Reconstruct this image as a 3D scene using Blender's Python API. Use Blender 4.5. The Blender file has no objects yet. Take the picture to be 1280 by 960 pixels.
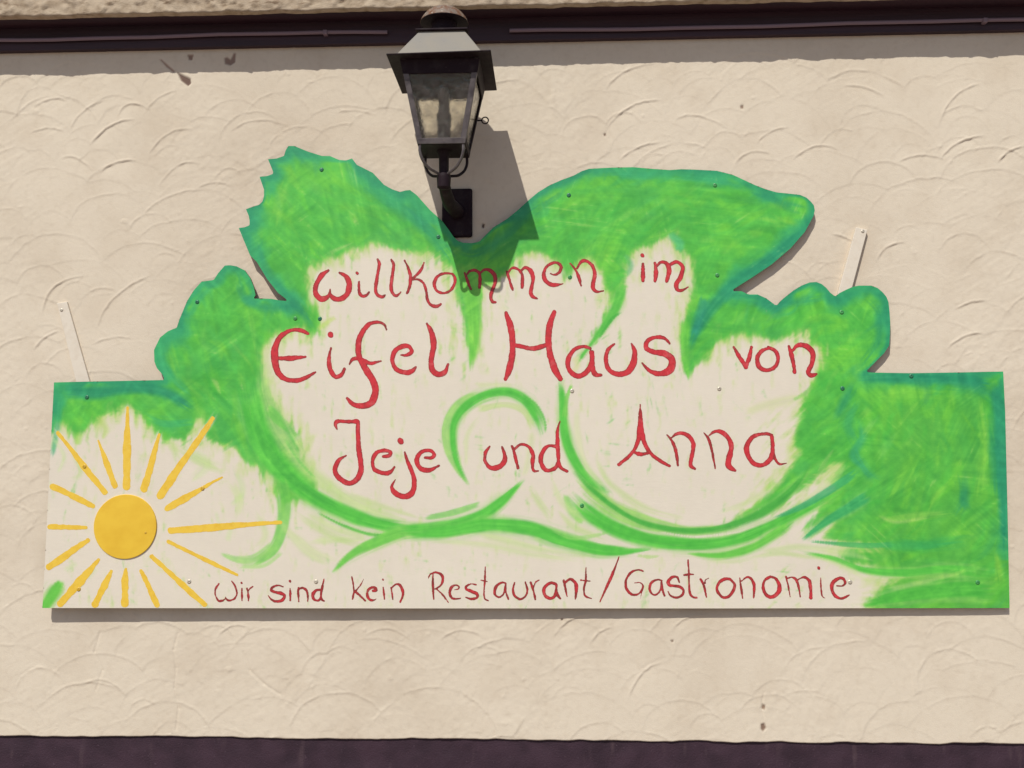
import bpy, bmesh, math, random
import numpy as np
from mathutils import Matrix, Vector

random.seed(7)
S = bpy.context.scene
COL = S.collection

# ------------------------------------------------------------------ camera
FPX = 1250.0                                   # focal length in photo pixels (1280 wide)
PITCH, YAW, ROLL = [math.radians(a) for a in (4.836, -2.4006, -0.1763)]
CAM = np.array([0.0, -2.6, 1.6])


def cam_axes(p, y, r):
    cp, sp, cy, sy, cr, sr = (math.cos(p), math.sin(p), math.cos(y), math.sin(y), math.cos(r), math.sin(r))
    f = np.array([sy * cp, cy * cp, sp])
    rt = np.array([cy, -sy, 0.0])
    up = np.cross(rt, f)
    return cr * rt + sr * up, -sr * rt + cr * up, f


RT, UP, FW = cam_axes(PITCH, YAW, ROLL)
cd = bpy.data.cameras.new('camera')
cam = bpy.data.objects.new('camera', cd)
COL.objects.link(cam)
cd.sensor_width = 36.0
cd.lens = FPX / 1280.0 * 36.0
cd.clip_start, cd.clip_end = 0.02, 1500.0
cam.matrix_world = Matrix(((RT[0], UP[0], -FW[0], CAM[0]), (RT[1], UP[1], -FW[1], CAM[1]),
                           (RT[2], UP[2], -FW[2], CAM[2]), (0, 0, 0, 1)))
S.camera = cam

# ------------------------------------------------------------------ sky, sun, exposure
SUN = Vector((0.37, 1.0, -1.33)).normalized()  # direction in which the light travels
elev = math.asin(-SUN.z)
azim = math.atan2(-SUN.x, -SUN.y)
w = bpy.data.worlds.new('World')
S.world = w
w.use_nodes = True
sky = w.node_tree.nodes.new('ShaderNodeTexSky')
sky.sky_type = 'NISHITA'
sky.sun_disc = False
sky.sun_elevation = elev
sky.sun_rotation = azim % (2 * math.pi)
sky.dust_density = 1.0
bg = w.node_tree.nodes['Background']
w.node_tree.links.new(sky.outputs[0], bg.inputs[0])
bg.inputs[1].default_value = 0.08
sd = bpy.data.lights.new('sun', 'SUN')
sd.energy = 3.65
sd.angle = math.radians(0.5)
sd.color = (1.0, 0.98, 0.905)
so = bpy.data.objects.new('sun', sd)
COL.objects.link(so)
so.rotation_euler = SUN.to_track_quat('-Z', 'Y').to_euler()
so.location = (-3, -6, 9)
S.view_settings.view_transform = 'Standard'
S.view_settings.look = 'None'
S.view_settings.exposure = 0.0
S.view_settings.gamma = 1.0
S.view_settings.use_curve_mapping = False

# ------------------------------------------------------------------ helpers
GAIN = np.array([1.0, 1.0, 1.0])               # light that a sunlit upright surface receives


def lin(c):
    c = np.asarray(c, dtype=np.float64) / 255.0
    return np.where(c <= 0.04045, c / 12.92, ((c + 0.055) / 1.055) ** 2.4)


def alb(c):
    """base colour of a surface that shows the 8-bit value c in full sun"""
    return np.clip(lin(c) / GAIN, 0.002, 0.86)


def at(x, y, depth):
    """photo pixel -> point on the upright plane `depth` metres in front of the wall"""
    x = np.asarray(x, float)
    y = np.asarray(y, float)
    v = FW + ((x - 640) / FPX)[..., None] * RT - ((y - 480) / FPX)[..., None] * UP
    t = (-np.asarray(depth, float) - CAM[1]) / v[..., 1]
    return CAM + v * t[..., None]


def board_depth(x):
    """the sign stands a little farther off the wall at its left end"""
    return 0.031 - 0.0165 * (np.asarray(x, float) - 53.0) / 1209.0


def on_board(x, y, lift=0.0):
    return at(x, y, board_depth(x) + lift)


def vnoise(x, y, seed):
    """smooth value noise in 0..1"""
    rs = np.random.RandomState(seed)
    tab = rs.rand(64, 64).astype(np.float32)
    xi = np.floor(x).astype(int)
    yi = np.floor(y).astype(int)
    fx = (x - xi)
    fy = (y - yi)
    fx = fx * fx * (3 - 2 * fx)
    fy = fy * fy * (3 - 2 * fy)
    a = tab[yi & 63, xi & 63]
    b = tab[yi & 63, (xi + 1) & 63]
    c = tab[(yi + 1) & 63, xi & 63]
    d = tab[(yi + 1) & 63, (xi + 1) & 63]
    return (a * (1 - fx) + b * fx) * (1 - fy) + (c * (1 - fx) + d * fx) * fy


def fbm(x, y, seed, oct=4):
    s, a, t = 0, 1.0, 0
    for k in range(oct):
        s = s + a * vnoise(x * 2 ** k + 17.3 * k, y * 2 ** k + 5.1 * k, seed + k)
        t += a
        a *= 0.5
    return s / t


def sstep(a, b, x):
    t = np.clip((x - a) / (b - a), 0, 1)
    return t * t * (3 - 2 * t)


def mesh_np(name, verts, quads=None, tris=None, cols=None, smooth=True):
    """mesh from numpy arrays, with an optional point colour attribute 'paint'"""
    me = bpy.data.meshes.new(name)
    verts = np.asarray(verts, np.float32)
    loops, starts, totals = [], [], []
    n = 0
    for arr, k in ((quads, 4), (tris, 3)):
        if arr is None or len(arr) == 0:
            continue
        arr = np.asarray(arr, np.int32)
        loops.append(arr.ravel())
        starts.append(n + np.arange(len(arr), dtype=np.int32) * k)
        totals.append(np.full(len(arr), k, np.int32))
        n += arr.size
    loops = np.concatenate(loops)
    starts = np.concatenate(starts)
    me.vertices.add(len(verts))
    me.vertices.foreach_set('co', verts.ravel())
    me.loops.add(len(loops))
    me.loops.foreach_set('vertex_index', loops)
    me.polygons.add(len(starts))
    me.polygons.foreach_set('loop_start', starts)
    me.polygons.foreach_set('use_smooth', np.full(len(starts), smooth, bool))
    me.update(calc_edges=True)
    if cols is not None:
        at_ = me.color_attributes.new('paint', 'FLOAT_COLOR', 'POINT')
        c4 = np.ones((len(verts), 4), np.float32)
        c4[:, :3] = cols
        at_.data.foreach_set('color', c4.ravel())
    me.validate()
    return me


def link(name, me, mat=None, parent=None):
    o = bpy.data.objects.new(name, me)
    COL.objects.link(o)
    if mat is not None and me is not None and len(me.materials) == 0:
        me.materials.append(mat)
    if parent is not None:
        o.parent = parent
        o.matrix_parent_inverse = parent.matrix_world.inverted()
    return o


def empty(name, loc, label, cat):
    o = bpy.data.objects.new(name, None)
    COL.objects.link(o)
    o.location = loc
    o.empty_display_size = 0.1
    o['label'] = label
    o['category'] = cat
    bpy.context.view_layer.update()
    return o


class MB:
    """collects shapes in one bmesh"""

    def __init__(self):
        self.bm = bmesh.new()

    def hexa(self, p):
        """8 points: 4 lower (ccw), 4 upper"""
        v = [self.bm.verts.new(q) for q in p]
        for f in ((3, 2, 1, 0), (4, 5, 6, 7), (0, 1, 5, 4), (1, 2, 6, 5), (2, 3, 7, 6), (3, 0, 4, 7)):
            self.bm.faces.new([v[i] for i in f])
        return self

    def box(self, x0, x1, y0, y1, z0, z1):
        return self.hexa([(x0, y0, z0), (x1, y0, z0), (x1, y1, z0), (x0, y1, z0),
                          (x0, y0, z1), (x1, y0, z1), (x1, y1, z1), (x0, y1, z1)])

    def frustum(self, w0, w1, z0, z1, cx=0, cy=0):
        a, b = w0 / 2, w1 / 2
        return self.hexa([(cx - a, cy - a, z0), (cx + a, cy - a, z0), (cx + a, cy + a, z0), (cx - a, cy + a, z0),
                          (cx - b, cy - b, z1), (cx + b, cy - b, z1), (cx + b, cy + b, z1), (cx - b, cy + b, z1)])

    def lathe(self, prof, n=28, c=(0, 0), axis='z', close=True):
        rings = []
        for r, z in prof:
            ring = []
            for k in range(n):
                a = 2 * math.pi * k / n
                if axis == 'z':
                    ring.append(self.bm.verts.new((c[0] + r * math.cos(a), c[1] + r * math.sin(a), z)))
                else:      # axis -y : z of the profile points towards the viewer
                    ring.append(self.bm.verts.new((c[0] + r * math.cos(a), -z, c[1] + r * math.sin(a))))
            rings.append(ring)
        for a, b in zip(rings, rings[1:]):
            for k in range(n):
                self.bm.faces.new((a[k], a[(k + 1) % n], b[(k + 1) % n], b[k]))
        if close:
            self.bm.faces.new(rings[0][::-1])
            self.bm.faces.new(rings[-1])
        return self

    def tube(self, pts, r, n=10, closed=False):
        pts = [Vector(p) for p in pts]
        rr = r if isinstance(r, (list, tuple)) else [r] * len(pts)
        rings = []
        m = len(pts)
        ref = None
        for i, p in enumerate(pts):
            if closed:
                t = (pts[(i + 1) % m] - pts[i - 1]).normalized()
            else:
                t = (pts[min(i + 1, m - 1)] - pts[max(i - 1, 0)]).normalized()
            if ref is None:
                ref = Vector((0, 0, 1)) if abs(t.z) < 0.8 else Vector((1, 0, 0))
            u = t.cross(ref).normalized()
            ref = u.cross(t).normalized()
            rings.append([self.bm.verts.new(p + rr[i] * (math.cos(2 * math.pi * k / n) * u + math.sin(2 * math.pi * k / n) * ref)) for k in range(n)])
        pairs = list(zip(rings, rings[1:]))
        if closed:
            pairs.append((rings[-1], rings[0]))
        for a, b in pairs:
            for k in range(n):
                self.bm.faces.new((a[k], a[(k + 1) % n], b[(k + 1) % n], b[k]))
        if not closed:
            self.bm.faces.new(rings[0][::-1])
            self.bm.faces.new(rings[-1])
        return self

    def build(self, name, mat, parent=None, bevel=0.0, smooth=False, seg=2, angle=35):
        bm = self.bm
        bmesh.ops.recalc_face_normals(bm, faces=bm.faces)
        if bevel:
            ed = [e for e in bm.edges if len(e.link_faces) == 2 and e.calc_face_angle() > math.radians(angle)]
            bmesh.ops.bevel(bm, geom=ed, offset=bevel, segments=seg, affect='EDGES', profile=0.5, clamp_overlap=True)
        me = bpy.data.meshes.new(name)
        bm.to_mesh(me)
        bm.free()
        if smooth:
            me.polygons.foreach_set('use_smooth', np.ones(len(me.polygons), bool))
            try:
                me.set_sharp_from_angle(angle=math.radians(40))
            except Exception:
                pass
        return link(name, me, mat, parent)


# ------------------------------------------------------------------ materials
def material(name, base=None, rough=0.6, metal=0.0, attr=None, noise=(), bump=(), spec=0.5):
    """noise: (scale, colour, lo, hi) layers mixed over the base by a noise mask;
    bump: (scale, strength metres, detail) layers"""
    m = bpy.data.materials.new(name)
    m.use_nodes = True
    nt = m.node_tree
    N, L = nt.nodes, nt.links
    p = N['Principled BSDF']
    p.inputs['Roughness'].default_value = rough
    p.inputs['Metallic'].default_value = metal
    p.inputs['Specular IOR Level'].default_value = spec
    tc = N.new('ShaderNodeTexCoord')
    if attr:
        a = N.new('ShaderNodeAttribute')
        a.attribute_name = attr
        out = a.outputs['Color']
    else:
        r = N.new('ShaderNodeRGB')
        r.outputs[0].default_value = (*base, 1)
        out = r.outputs[0]
    for sc, colr, lo, hi in noise:
        nz = N.new('ShaderNodeTexNoise')
        mp = N.new('ShaderNodeMapping')
        L.new(tc.outputs['Object'], mp.inputs[0])
        mp.inputs['Scale'].default_value = sc if isinstance(sc, tuple) else (sc, sc, sc)
        L.new(mp.outputs[0], nz.inputs['Vector'])
        nz.inputs['Scale'].default_value = 1.0
        nz.inputs['Detail'].default_value = 5.0
        mr = N.new('ShaderNodeMapRange')
        mr.inputs[1].default_value = lo
        mr.inputs[2].default_value = hi
        L.new(nz.outputs[0], mr.inputs[0])
        mx = N.new('ShaderNodeMix')
        mx.data_type = 'RGBA'
        if colr[0] == 'mul':
            mx.blend_type = 'MULTIPLY'
            cc = colr[1]
        else:
            cc = colr
        L.new(mr.outputs[0], mx.inputs[0])
        L.new(out, mx.inputs[6])
        mx.inputs[7].default_value = (*cc, 1)
        out = mx.outputs[2]
    L.new(out, p.inputs['Base Color'])
    prev = None
    for sc, dist, det in bump:
        nz = N.new('ShaderNodeTexNoise')
        mp = N.new('ShaderNodeMapping')
        L.new(tc.outputs['Object'], mp.inputs[0])
        mp.inputs['Scale'].default_value = sc if isinstance(sc, tuple) else (sc, sc, sc)
        L.new(mp.outputs[0], nz.inputs['Vector'])
        nz.inputs['Scale'].default_value = 1.0
        nz.inputs['Detail'].default_value = det
        b = N.new('ShaderNodeBump')
        b.inputs['Strength'].default_value = 1.0
        b.inputs['Distance'].default_value = dist
        L.new(nz.outputs[0], b.inputs['Height'])
        if prev:
            L.new(prev, b.inputs['Normal'])
        prev = b.outputs[0]
    if prev:
        L.new(prev, p.inputs['Normal'])
    return m


WALLC = (220, 206, 186)
M_wall = material('stucco', attr='paint', rough=0.9, spec=0.2,
                  noise=[((1.7, 1.7, 1.7), ('mul', (0.88, 0.86, 0.84)), 0.46, 0.76), (7, ('mul', (0.94, 0.925, 0.91)), 0.48, 0.7), (60, ('mul', (0.94, 0.93, 0.92)), 0.5, 0.75)],
                  bump=[(520, 0.0005, 3), (110, 0.0004, 3)])
M_upper = material('rough_stucco', alb((184, 166, 144)), 0.92, spec=0.2,
                   noise=[(40, ('mul', (0.72, 0.68, 0.64)), 0.42, 0.68), ((25, 25, 70), ('mul', (0.5, 0.44, 0.4)), 0.6, 0.72)], bump=[(260, 0.0012, 4)])
M_plinth = material('plinth_paint', alb((62, 43, 54)), 0.7, spec=0.3,
                    noise=[(14, alb((50, 34, 44)), 0.4, 0.65), (160, alb((76, 58, 68)), 0.64, 0.74), ((30, 30, 6), alb((78, 60, 66)), 0.62, 0.78)], bump=[(240, 0.0012, 4)])
M_soffit = material('dark_soffit_board', alb((58, 32, 42)), 0.6, noise=[((3, 40, 40), alb((52, 32, 42)), 0.4, 0.65)], bump=[((6, 120, 120), 0.0006, 3)])
M_beam = material('dark_timber', alb((58, 33, 43)), 0.6, noise=[((3, 40, 60), alb((46, 26, 35)), 0.4, 0.65)], bump=[((6, 120, 160), 0.0006, 3)])
M_conduit = material('grey_conduit', alb((128, 108, 118)), 0.6)
M_board = material('sign_paint', attr='paint', rough=0.5, spec=0.35, bump=[(900, 0.00012, 2), ((60, 60, 200), 0.0002, 3)])
M_letter = material('red_brush_paint', attr='paint', rough=0.45, spec=0.35,
                    noise=[(130, ('mul', (0.80, 0.74, 0.74)), 0.45, 0.75)], bump=[(500, 0.0002, 2)])
M_ray = material('yellow_ray_paint', alb((236, 196, 70)), 0.5, spec=0.35,
                 noise=[(60, alb((228, 184, 58)), 0.45, 0.7), (220, alb((232, 200, 96)), 0.58, 0.75)], bump=[(500, 0.0002, 2)])
M_disc = material('yellow_disc_paint', alb((234, 192, 58)), 0.42, noise=[((18, 18, 24), alb((226, 180, 48)), 0.40, 0.7)], bump=[((90, 90, 140), 0.0001, 3)])
M_edge = material('plywood_edge', alb((120, 98, 76)), 0.7, noise=[((10, 10, 600), alb((90, 70, 56)), 0.4, 0.6)])
M_batten = material('batten_wood', alb((150, 122, 90)), 0.8, noise=[((6, 80, 80), alb((120, 94, 68)), 0.4, 0.65)])
M_strap = material('strap_cream_paint', alb((223, 211, 194)), 0.6, noise=[(50, ('mul', (0.93, 0.91, 0.89)), 0.45, 0.7)], bump=[(300, 0.0002, 2)])
M_screwg = material('screw_green', alb((76, 160, 84)), 0.4, noise=[(400, alb((54, 120, 74)), 0.45, 0.6)])
M_screwt = material('screw_teal', alb((52, 128, 92)), 0.4, noise=[(400, alb((40, 100, 74)), 0.45, 0.6)])
M_screwm = material('screw_zinc', alb((214, 203, 186)), 0.35, metal=0.3, noise=[(400, alb((180, 168, 150)), 0.45, 0.6)])
M_screwy = material('screw_yellow', alb((206, 166, 56)), 0.4)
M_hole = material('dark_recess', (0.02, 0.015, 0.014), 0.9)
M_iron = material('lantern_iron', (0.020, 0.011, 0.015), 0.62, metal=0.0, spec=0.12,
                  noise=[(45, (0.036, 0.026, 0.028), 0.5, 0.75), (160, (0.07, 0.05, 0.045), 0.64, 0.8)], bump=[(220, 0.0004, 3)])
M_ironw = material('worn_iron', (0.12, 0.10, 0.10), 0.5, metal=0.2,
                   noise=[(50, (0.05, 0.038, 0.042), 0.45, 0.7), (200, (0.22, 0.18, 0.16), 0.6, 0.78)], bump=[(260, 0.0004, 3)])
M_roofm = material('bleached_roof_metal', (0.255, 0.226, 0.187), 0.6, metal=0.0,
                   noise=[(26, (0.235, 0.215, 0.19), 0.4, 0.7), (180, (0.2, 0.16, 0.13), 0.66, 0.78)], bump=[(160, 0.0003, 3)])
M_rust = material('rusty_cap', (0.20, 0.15, 0.12), 0.65, metal=0.1,
                  noise=[(60, (0.16, 0.07, 0.035), 0.45, 0.6), (150, (0.36, 0.30, 0.24), 0.58, 0.72)], bump=[(300, 0.0006, 3)])
M_socket = material('lamp_socket', (0.035, 0.028, 0.03), 0.5)
M_ceramic = material('candle_tube', (0.17, 0.145, 0.135), 0.45)
M_ground = material('pavement', (0.27, 0.20, 0.17), 0.9, noise=[(3, (0.22, 0.165, 0.14), 0.4, 0.65), (60, (0.33, 0.25, 0.215), 0.55, 0.7)], bump=[(120, 0.002, 3)])


def glass_material():
    m = bpy.data.materials.new('dusty_glass')
    m.use_nodes = True
    nt = m.node_tree
    N, L = nt.nodes, nt.links
    p = N['Principled BSDF']
    p.inputs['Base Color'].default_value = (0.97, 0.95, 0.88, 1)
    p.inputs['Roughness'].default_value = 0.10
    p.inputs['IOR'].default_value = 1.45
    p.inputs['Transmission Weight'].default_value = 1.0
    tc = N.new('ShaderNodeTexCoord')
    nz = N.new('ShaderNodeTexNoise')
    nz.inputs['Scale'].default_value = 55
    nz.inputs['Detail'].default_value = 4
    L.new(tc.outputs['Object'], nz.inputs['Vector'])
    b = N.new('ShaderNodeBump')
    b.inputs['Distance'].default_value = 0.0016
    L.new(nz.outputs[0], b.inputs['Height'])
    L.new(b.outputs[0], p.inputs['Normal'])
    d = N.new('ShaderNodeBsdfDiffuse')            # dust on the panes
    d.inputs[0].default_value = (0.22, 0.19, 0.18, 1)
    mix = N.new('ShaderNodeMixShader')
    mr = N.new('ShaderNodeMapRange')
    mr.inputs[1].default_value = 0.4
    mr.inputs[2].default_value = 0.75
    mr.inputs[3].default_value = 0.03
    mr.inputs[4].default_value = 0.26
    L.new(nz.outputs[0], mr.inputs[0])
    L.new(mr.outputs[0], mix.inputs[0])
    L.new(p.outputs[0], mix.inputs[1])
    L.new(d.outputs[0], mix.inputs[2])
    L.new(mix.outputs[0], N['Material Output'].inputs[0])
    return m


M_glass = glass_material()

# ------------------------------------------------------------------ ground
gm = MB()
gm.box(-400, 400, -400, 30, -0.3, 0.0)
g = gm.build('pavement', M_ground)
g['kind'] = 'structure'

# ------------------------------------------------------------------ house front
house = empty('house', (0, 0.2, 0), 'cream house front with fan-trowelled render above a dark painted plinth', 'house')
Z_PL = 0.917                                     # top of the plinth
Z_BEAM = 2.740                                   # underside of the timber below the jetty
Z_SOF = 2.803                                    # underside of the jetty
E_JET = 0.094                                    # how far the upper wall juts out


def axis_pts(lo, a, b, hi, step, coarse):
    return np.concatenate([np.arange(lo, a, coarse), np.arange(a, b, step), np.arange(b, hi + coarse, coarse)])


gx = axis_pts(-4.5, -1.62, 1.34, 4.5, 0.0028, 0.05)
gz = np.arange(Z_PL - 0.002, Z_BEAM + 0.02, 0.0028)
X, Z = np.meshgrid(gx, gz)
Hh = 0.0026 * (fbm(X * 5, Z * 5, 3, 4) - 0.5) * 2
rs = np.random.RandomState(11)
zrow = 2.86
scal = []
while zrow > 0.75:
    xx = -1.75 + rs.rand() * 0.1
    while xx < 1.5:
        R = rs.choice([rs.uniform(0.035, 0.07), rs.uniform(0.06, 0.12), rs.uniform(0.11, 0.18)])
        scal.append((xx + rs.normal(0, 0.02), zrow + rs.normal(0, 0.02) - R, R, rs.rand(), rs.normal(0, 0.3)))
        xx += R * rs.uniform(0.9, 1.6)
    zrow -= rs.uniform(0.05, 0.085)
for cx_, cz_, R, st, tilt in scal:
    i0, i1 = np.searchsorted(gx, [cx_ - R * 1.15, cx_ + R * 1.15])
    j0, j1 = np.searchsorted(gz, [cz_ - R * 0.5, cz_ + R * 1.15])
    if i1 <= i0 or j1 <= j0:
        continue
    x = X[j0:j1, i0:i1] - cx_
    z = Z[j0:j1, i0:i1] - cz_
    a = np.arctan2(z, x)
    r = np.hypot(x, z * 1.06)
    sd_ = int(rs.randint(0, 9000))
    Rw = R * (1 + 0.07 * (vnoise(a * 1.7 + 9, a * 0 + 3.3, sd_) - 0.5) + 0.03 * (vnoise(a * 7 + 29, a * 0 + 1.3, sd_ + 1) - 0.5))
    d = r - Rw
    wgt = sstep(0.003, -0.003, d) * sstep(-0.45 * R, 0.25 * R, z)
    ang = sstep(0.0, 0.5, a - 0.15 + 0.3 * tilt) * sstep(math.pi, math.pi - 0.7, a)
    brk = sstep(0.25, 0.62, vnoise(a * 3.1 + 40, a * 0 + 8.8, sd_ + 2))
    amp = (0.00032 + 0.00085 * st ** 2.2) * ang * (0.25 + 0.75 * brk)
    rough = 0.5 + vnoise(x * 260, z * 260, sd_ + 3)
    lip = amp * rough * np.exp(-((d + 0.0005) / (0.0022 + 0.001 * st)) ** 2)
    inner = -0.0010 * sstep(-0.55 * R, 0, d) * (0.35 + 0.65 * st)
    h = Hh[j0:j1, i0:i1]
    Hh[j0:j1, i0:i1] = h * (1 - 0.7 * wgt) + wgt * inner * 0.7 + lip
# the bolder trowel arcs, where the photograph shows them
for k, (p0, p1, p2, am) in enumerate([
        ((40, 135), (65, 123), (84, 127), 1), ((87, 165), (104, 139), (135, 124), 1), ((110, 185), (138, 157), (172, 150), 1.5), ((35, 168), (60, 160), (84, 166), .8), ((147, 147), (160, 130), (183, 134), 1),
        ((180, 142), (200, 121), (228, 112), .8), ((183, 197), (212, 166), (244, 163), 1), ((285, 167), (322, 150), (368, 161), .8), ((122, 218), (145, 203), (176, 201), 1.2), ((195, 238), (224, 206), (256, 207), 1), ((75, 200), (94, 197), (120, 217), .8),
        ((240, 240), (268, 228), (296, 236), .7), ((420, 142), (442, 138), (478, 146), .7), ((755, 117), (780, 90), (826, 78), 1), ((755, 166), (788, 133), (832, 126), 1.3), ((840, 155), (870, 144), (918, 166), .9), ((770, 205), (798, 184), (832, 178), 1),
        ((945, 182), (962, 165), (992, 159), 1), ((915, 212), (938, 190), (972, 196), .8), ((985, 206), (1018, 183), (1052, 189), 1), ((1050, 111), (1076, 108), (1116, 126), .9), ((1175, 152), (1196, 118), (1232, 104), 1.1), ((1173, 204), (1198, 178), (1238, 170), 1.5),
        ((1246, 206), (1260, 190), (1284, 182), 1.4), ((1118, 206), (1150, 194), (1188, 202), 1), ((52, 400), (70, 357), (118, 345), 1.2), ((120, 415), (145, 370), (200, 340), .9), ((40, 440), (56, 422), (78, 413), 1.2), ((112, 432), (140, 422), (170, 424), .7),
        ((1038, 292), (1055, 296), (1066, 303), 1.3), ((1094, 330), (1110, 308), (1136, 303), 1.3), ((1190, 390), (1212, 378), (1240, 376), 1.1), ((1180, 440), (1206, 420), (1236, 418), 1), ((784, 880), (802, 842), (832, 828), 1.2), ((690, 800), (712, 775), (742, 768), 1),
        ((736, 808), (750, 790), (768, 784), 1), ((838, 790), (860, 772), (892, 770), 1), ((545, 805), (575, 788), (610, 800), .7), ((450, 800), (485, 786), (520, 806), .7), ((270, 800), (290, 782), (316, 788), .9), ((98, 860), (130, 850), (160, 872), .9), ((1195, 560), (1225, 530), (1280, 525), .8)]):
    q = at(np.array([p0[0], p1[0], p2[0]]), np.array([p0[1], p1[1], p2[1]]), 0)
    tt = np.linspace(0, 1, 26)[:, None]
    qa = q[[0, 1, 2]][:, [0, 2]]
    ctrl = 2 * qa[1] - 0.5 * (qa[0] + qa[2])
    cv = (1 - tt) ** 2 * qa[0] + 2 * tt * (1 - tt) * ctrl + tt ** 2 * qa[2]
    i0, i1 = np.searchsorted(gx, [cv[:, 0].min() - 0.02, cv[:, 0].max() + 0.02])
    j0, j1 = np.searchsorted(gz, [cv[:, 1].min() - 0.02, cv[:, 1].max() + 0.02])
    x, z = X[j0:j1, i0:i1], Z[j0:j1, i0:i1]
    best = np.full(x.shape, 9.0)
    sg = np.zeros(x.shape)
    al_ = np.zeros(x.shape)
    for i in range(25):
        a_, b_ = cv[i], cv[i + 1]
        e_ = b_ - a_
        t = np.clip(((x - a_[0]) * e_[0] + (z - a_[1]) * e_[1]) / (e_ @ e_), 0, 1)
        dd_ = np.hypot(x - a_[0] - t * e_[0], z - a_[1] - t * e_[1])
        c = dd_ < best
        best = np.where(c, dd_, best)
        sg = np.where(c, np.sign((z - a_[1]) * e_[0] - (x - a_[0]) * e_[1]), sg)
        al_ = np.where(c, (i + t) / 25, al_)
    d = best * sg + 0.0022 * (vnoise(x * 90, z * 90, 700 + k) - 0.5)
    env = sstep(0, 0.25, al_) * sstep(1, 0.72, al_) * (0.35 + 0.9 * vnoise(al_ * 9 + k, al_ * 0 + 4.4, 740 + k))
    Hh[j0:j1, i0:i1] += 1.35 * am * env * (0.0012 * np.exp(-(d / 0.0024) ** 2) - 0.0008 * sstep(0.0, -0.004, d) * np.exp(-np.abs(d) / 0.014) + 0.0005 * sstep(-0.001, 0.003, d) * np.exp(-np.abs(d) / 0.012))
# scattered crumbs and trowel drags
Hh += 0.0009 * sstep(0.80, 0.92, fbm(X * 45, Z * 45, 61, 2)) * sstep(0.5, 0.7, fbm(X * 4, Z * 4, 71, 2))
Hh += 0.0005 * (fbm(X * 18 + Z * 6, Z * 40, 81, 3) - 0.5) * sstep(0.45, 0.7, fbm(X * 3, Z * 3, 91, 2))
wc = np.empty(X.shape + (3,))
wc[:] = alb(WALLC)


def chip(poly, depth, colr, edge=0.002):
    """broken-out spot in the render: photo polygon -> hollow with its own colour"""
    P = at([p[0] for p in poly], [p[1] for p in poly], 0)
    px, pz = P[:, 0], P[:, 2]
    i0, i1 = np.searchsorted(gx, [px.min() - 0.01, px.max() + 0.01])
    j0, j1 = np.searchsorted(gz, [pz.min() - 0.01, pz.max() + 0.01])
    x, z = X[j0:j1, i0:i1], Z[j0:j1, i0:i1]
    ins = np.zeros(x.shape, bool)
    dmin = np.full(x.shape, 9.0)
    n = len(px)
    for k in range(n):
        x0, z0, x1, z1 = px[k], pz[k], px[(k + 1) % n], pz[(k + 1) % n]
        c = ((z0 > z) != (z1 > z)) & (x < (x1 - x0) * (z - z0) / (z1 - z0 + 1e-12) + x0)
        ins ^= c
        t = np.clip(((x - x0) * (x1 - x0) + (z - z0) * (z1 - z0)) / ((x1 - x0) ** 2 + (z1 - z0) ** 2 + 1e-12), 0, 1)
        dmin = np.minimum(dmin, np.hypot(x - x0 - t * (x1 - x0), z - z0 - t * (z1 - z0)))
    s = np.where(ins, 1, -1) * dmin
    k = sstep(-edge * 0.6, edge, s)
    Hh[j0:j1, i0:i1] -= depth * k
    wc[j0:j1, i0:i1] = wc[j0:j1, i0:i1] * (1 - k[..., None]) + alb(colr) * k[..., None]


chip([(221, 90), (238, 98), (239, 104), (235, 108), (226, 101)], 0.0035, (116, 94, 84), 0.003)
chip([(199, 74), (202, 74), (211, 82), (219, 89), (217, 91), (208, 84)], 0.0015, (164, 136, 120), 0.003)
chip([(280, 72), (284, 71), (288, 74), (292, 66), (295, 66), (294, 78), (288, 82), (281, 80)], 0.0018, (150, 128, 116), 0.003)
chip([(234, 68), (242, 68), (240, 75), (236, 75)], 0.002, (150, 126, 112), 0.002)
chip([(951, 905), (956, 904), (958, 910), (954, 915), (951, 912)], 0.003, (136, 112, 96), 0.003)
chip([(953, 880), (957, 882), (956, 888), (952, 886)], 0.003, (150, 126, 108), 0.002)
chip([(603, 279), (606, 280), (605, 286), (602, 284)], 0.003, (80, 62, 56), 0.002)
chip([(925, 132), (929, 131), (930, 136), (926, 136)], 0.002, (150, 128, 112), 0.002)
chip([(754, 167), (757, 166), (758, 170), (755, 170)], 0.002, (130, 110, 96), 0.002)
chip([(838, 800), (842, 800), (842, 803), (839, 803)], 0.002, (140, 120, 104), 0.002)
chip([(701, 773), (704, 773), (704, 776), (701, 776)], 0.002, (140, 120, 104), 0.002)


def crack(pts, wid=0.0014, depth=0.0012):
    q = at([p[0] for p in pts], [p[1] for p in pts], 0)
    for (a, b) in zip(q[:-1], q[1:]):
        i0, i1 = np.searchsorted(gx, [min(a[0], b[0]) - 0.01, max(a[0], b[0]) + 0.01])
        j0, j1 = np.searchsorted(gz, [min(a[2], b[2]) - 0.01, max(a[2], b[2]) + 0.01])
        x, z = X[j0:j1, i0:i1], Z[j0:j1, i0:i1]
        t = np.clip(((x - a[0]) * (b[0] - a[0]) + (z - a[2]) * (b[2] - a[2])) / ((b[0] - a[0]) ** 2 + (b[2] - a[2]) ** 2), 0, 1)
        dd = np.hypot(x - a[0] - t * (b[0] - a[0]), z - a[2] - t * (b[2] - a[2]))
        Hh[j0:j1, i0:i1] -= depth * np.exp(-(dd / wid) ** 2 / 2)


crack([(222, 792), (217, 812), (220, 835), (218, 860), (223, 885), (220, 912)], 0.0016, 0.0014)
crack([(304, 815), (312, 838), (330, 855), (350, 868)], 0.0018, 0.0014)
crack([(125, 790), (118, 815), (128, 838), (120, 862)], 0.0018, 0.0012)
crack([(955, 865), (952, 885), (956, 905)], 0.0015, 0.0014)
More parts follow.
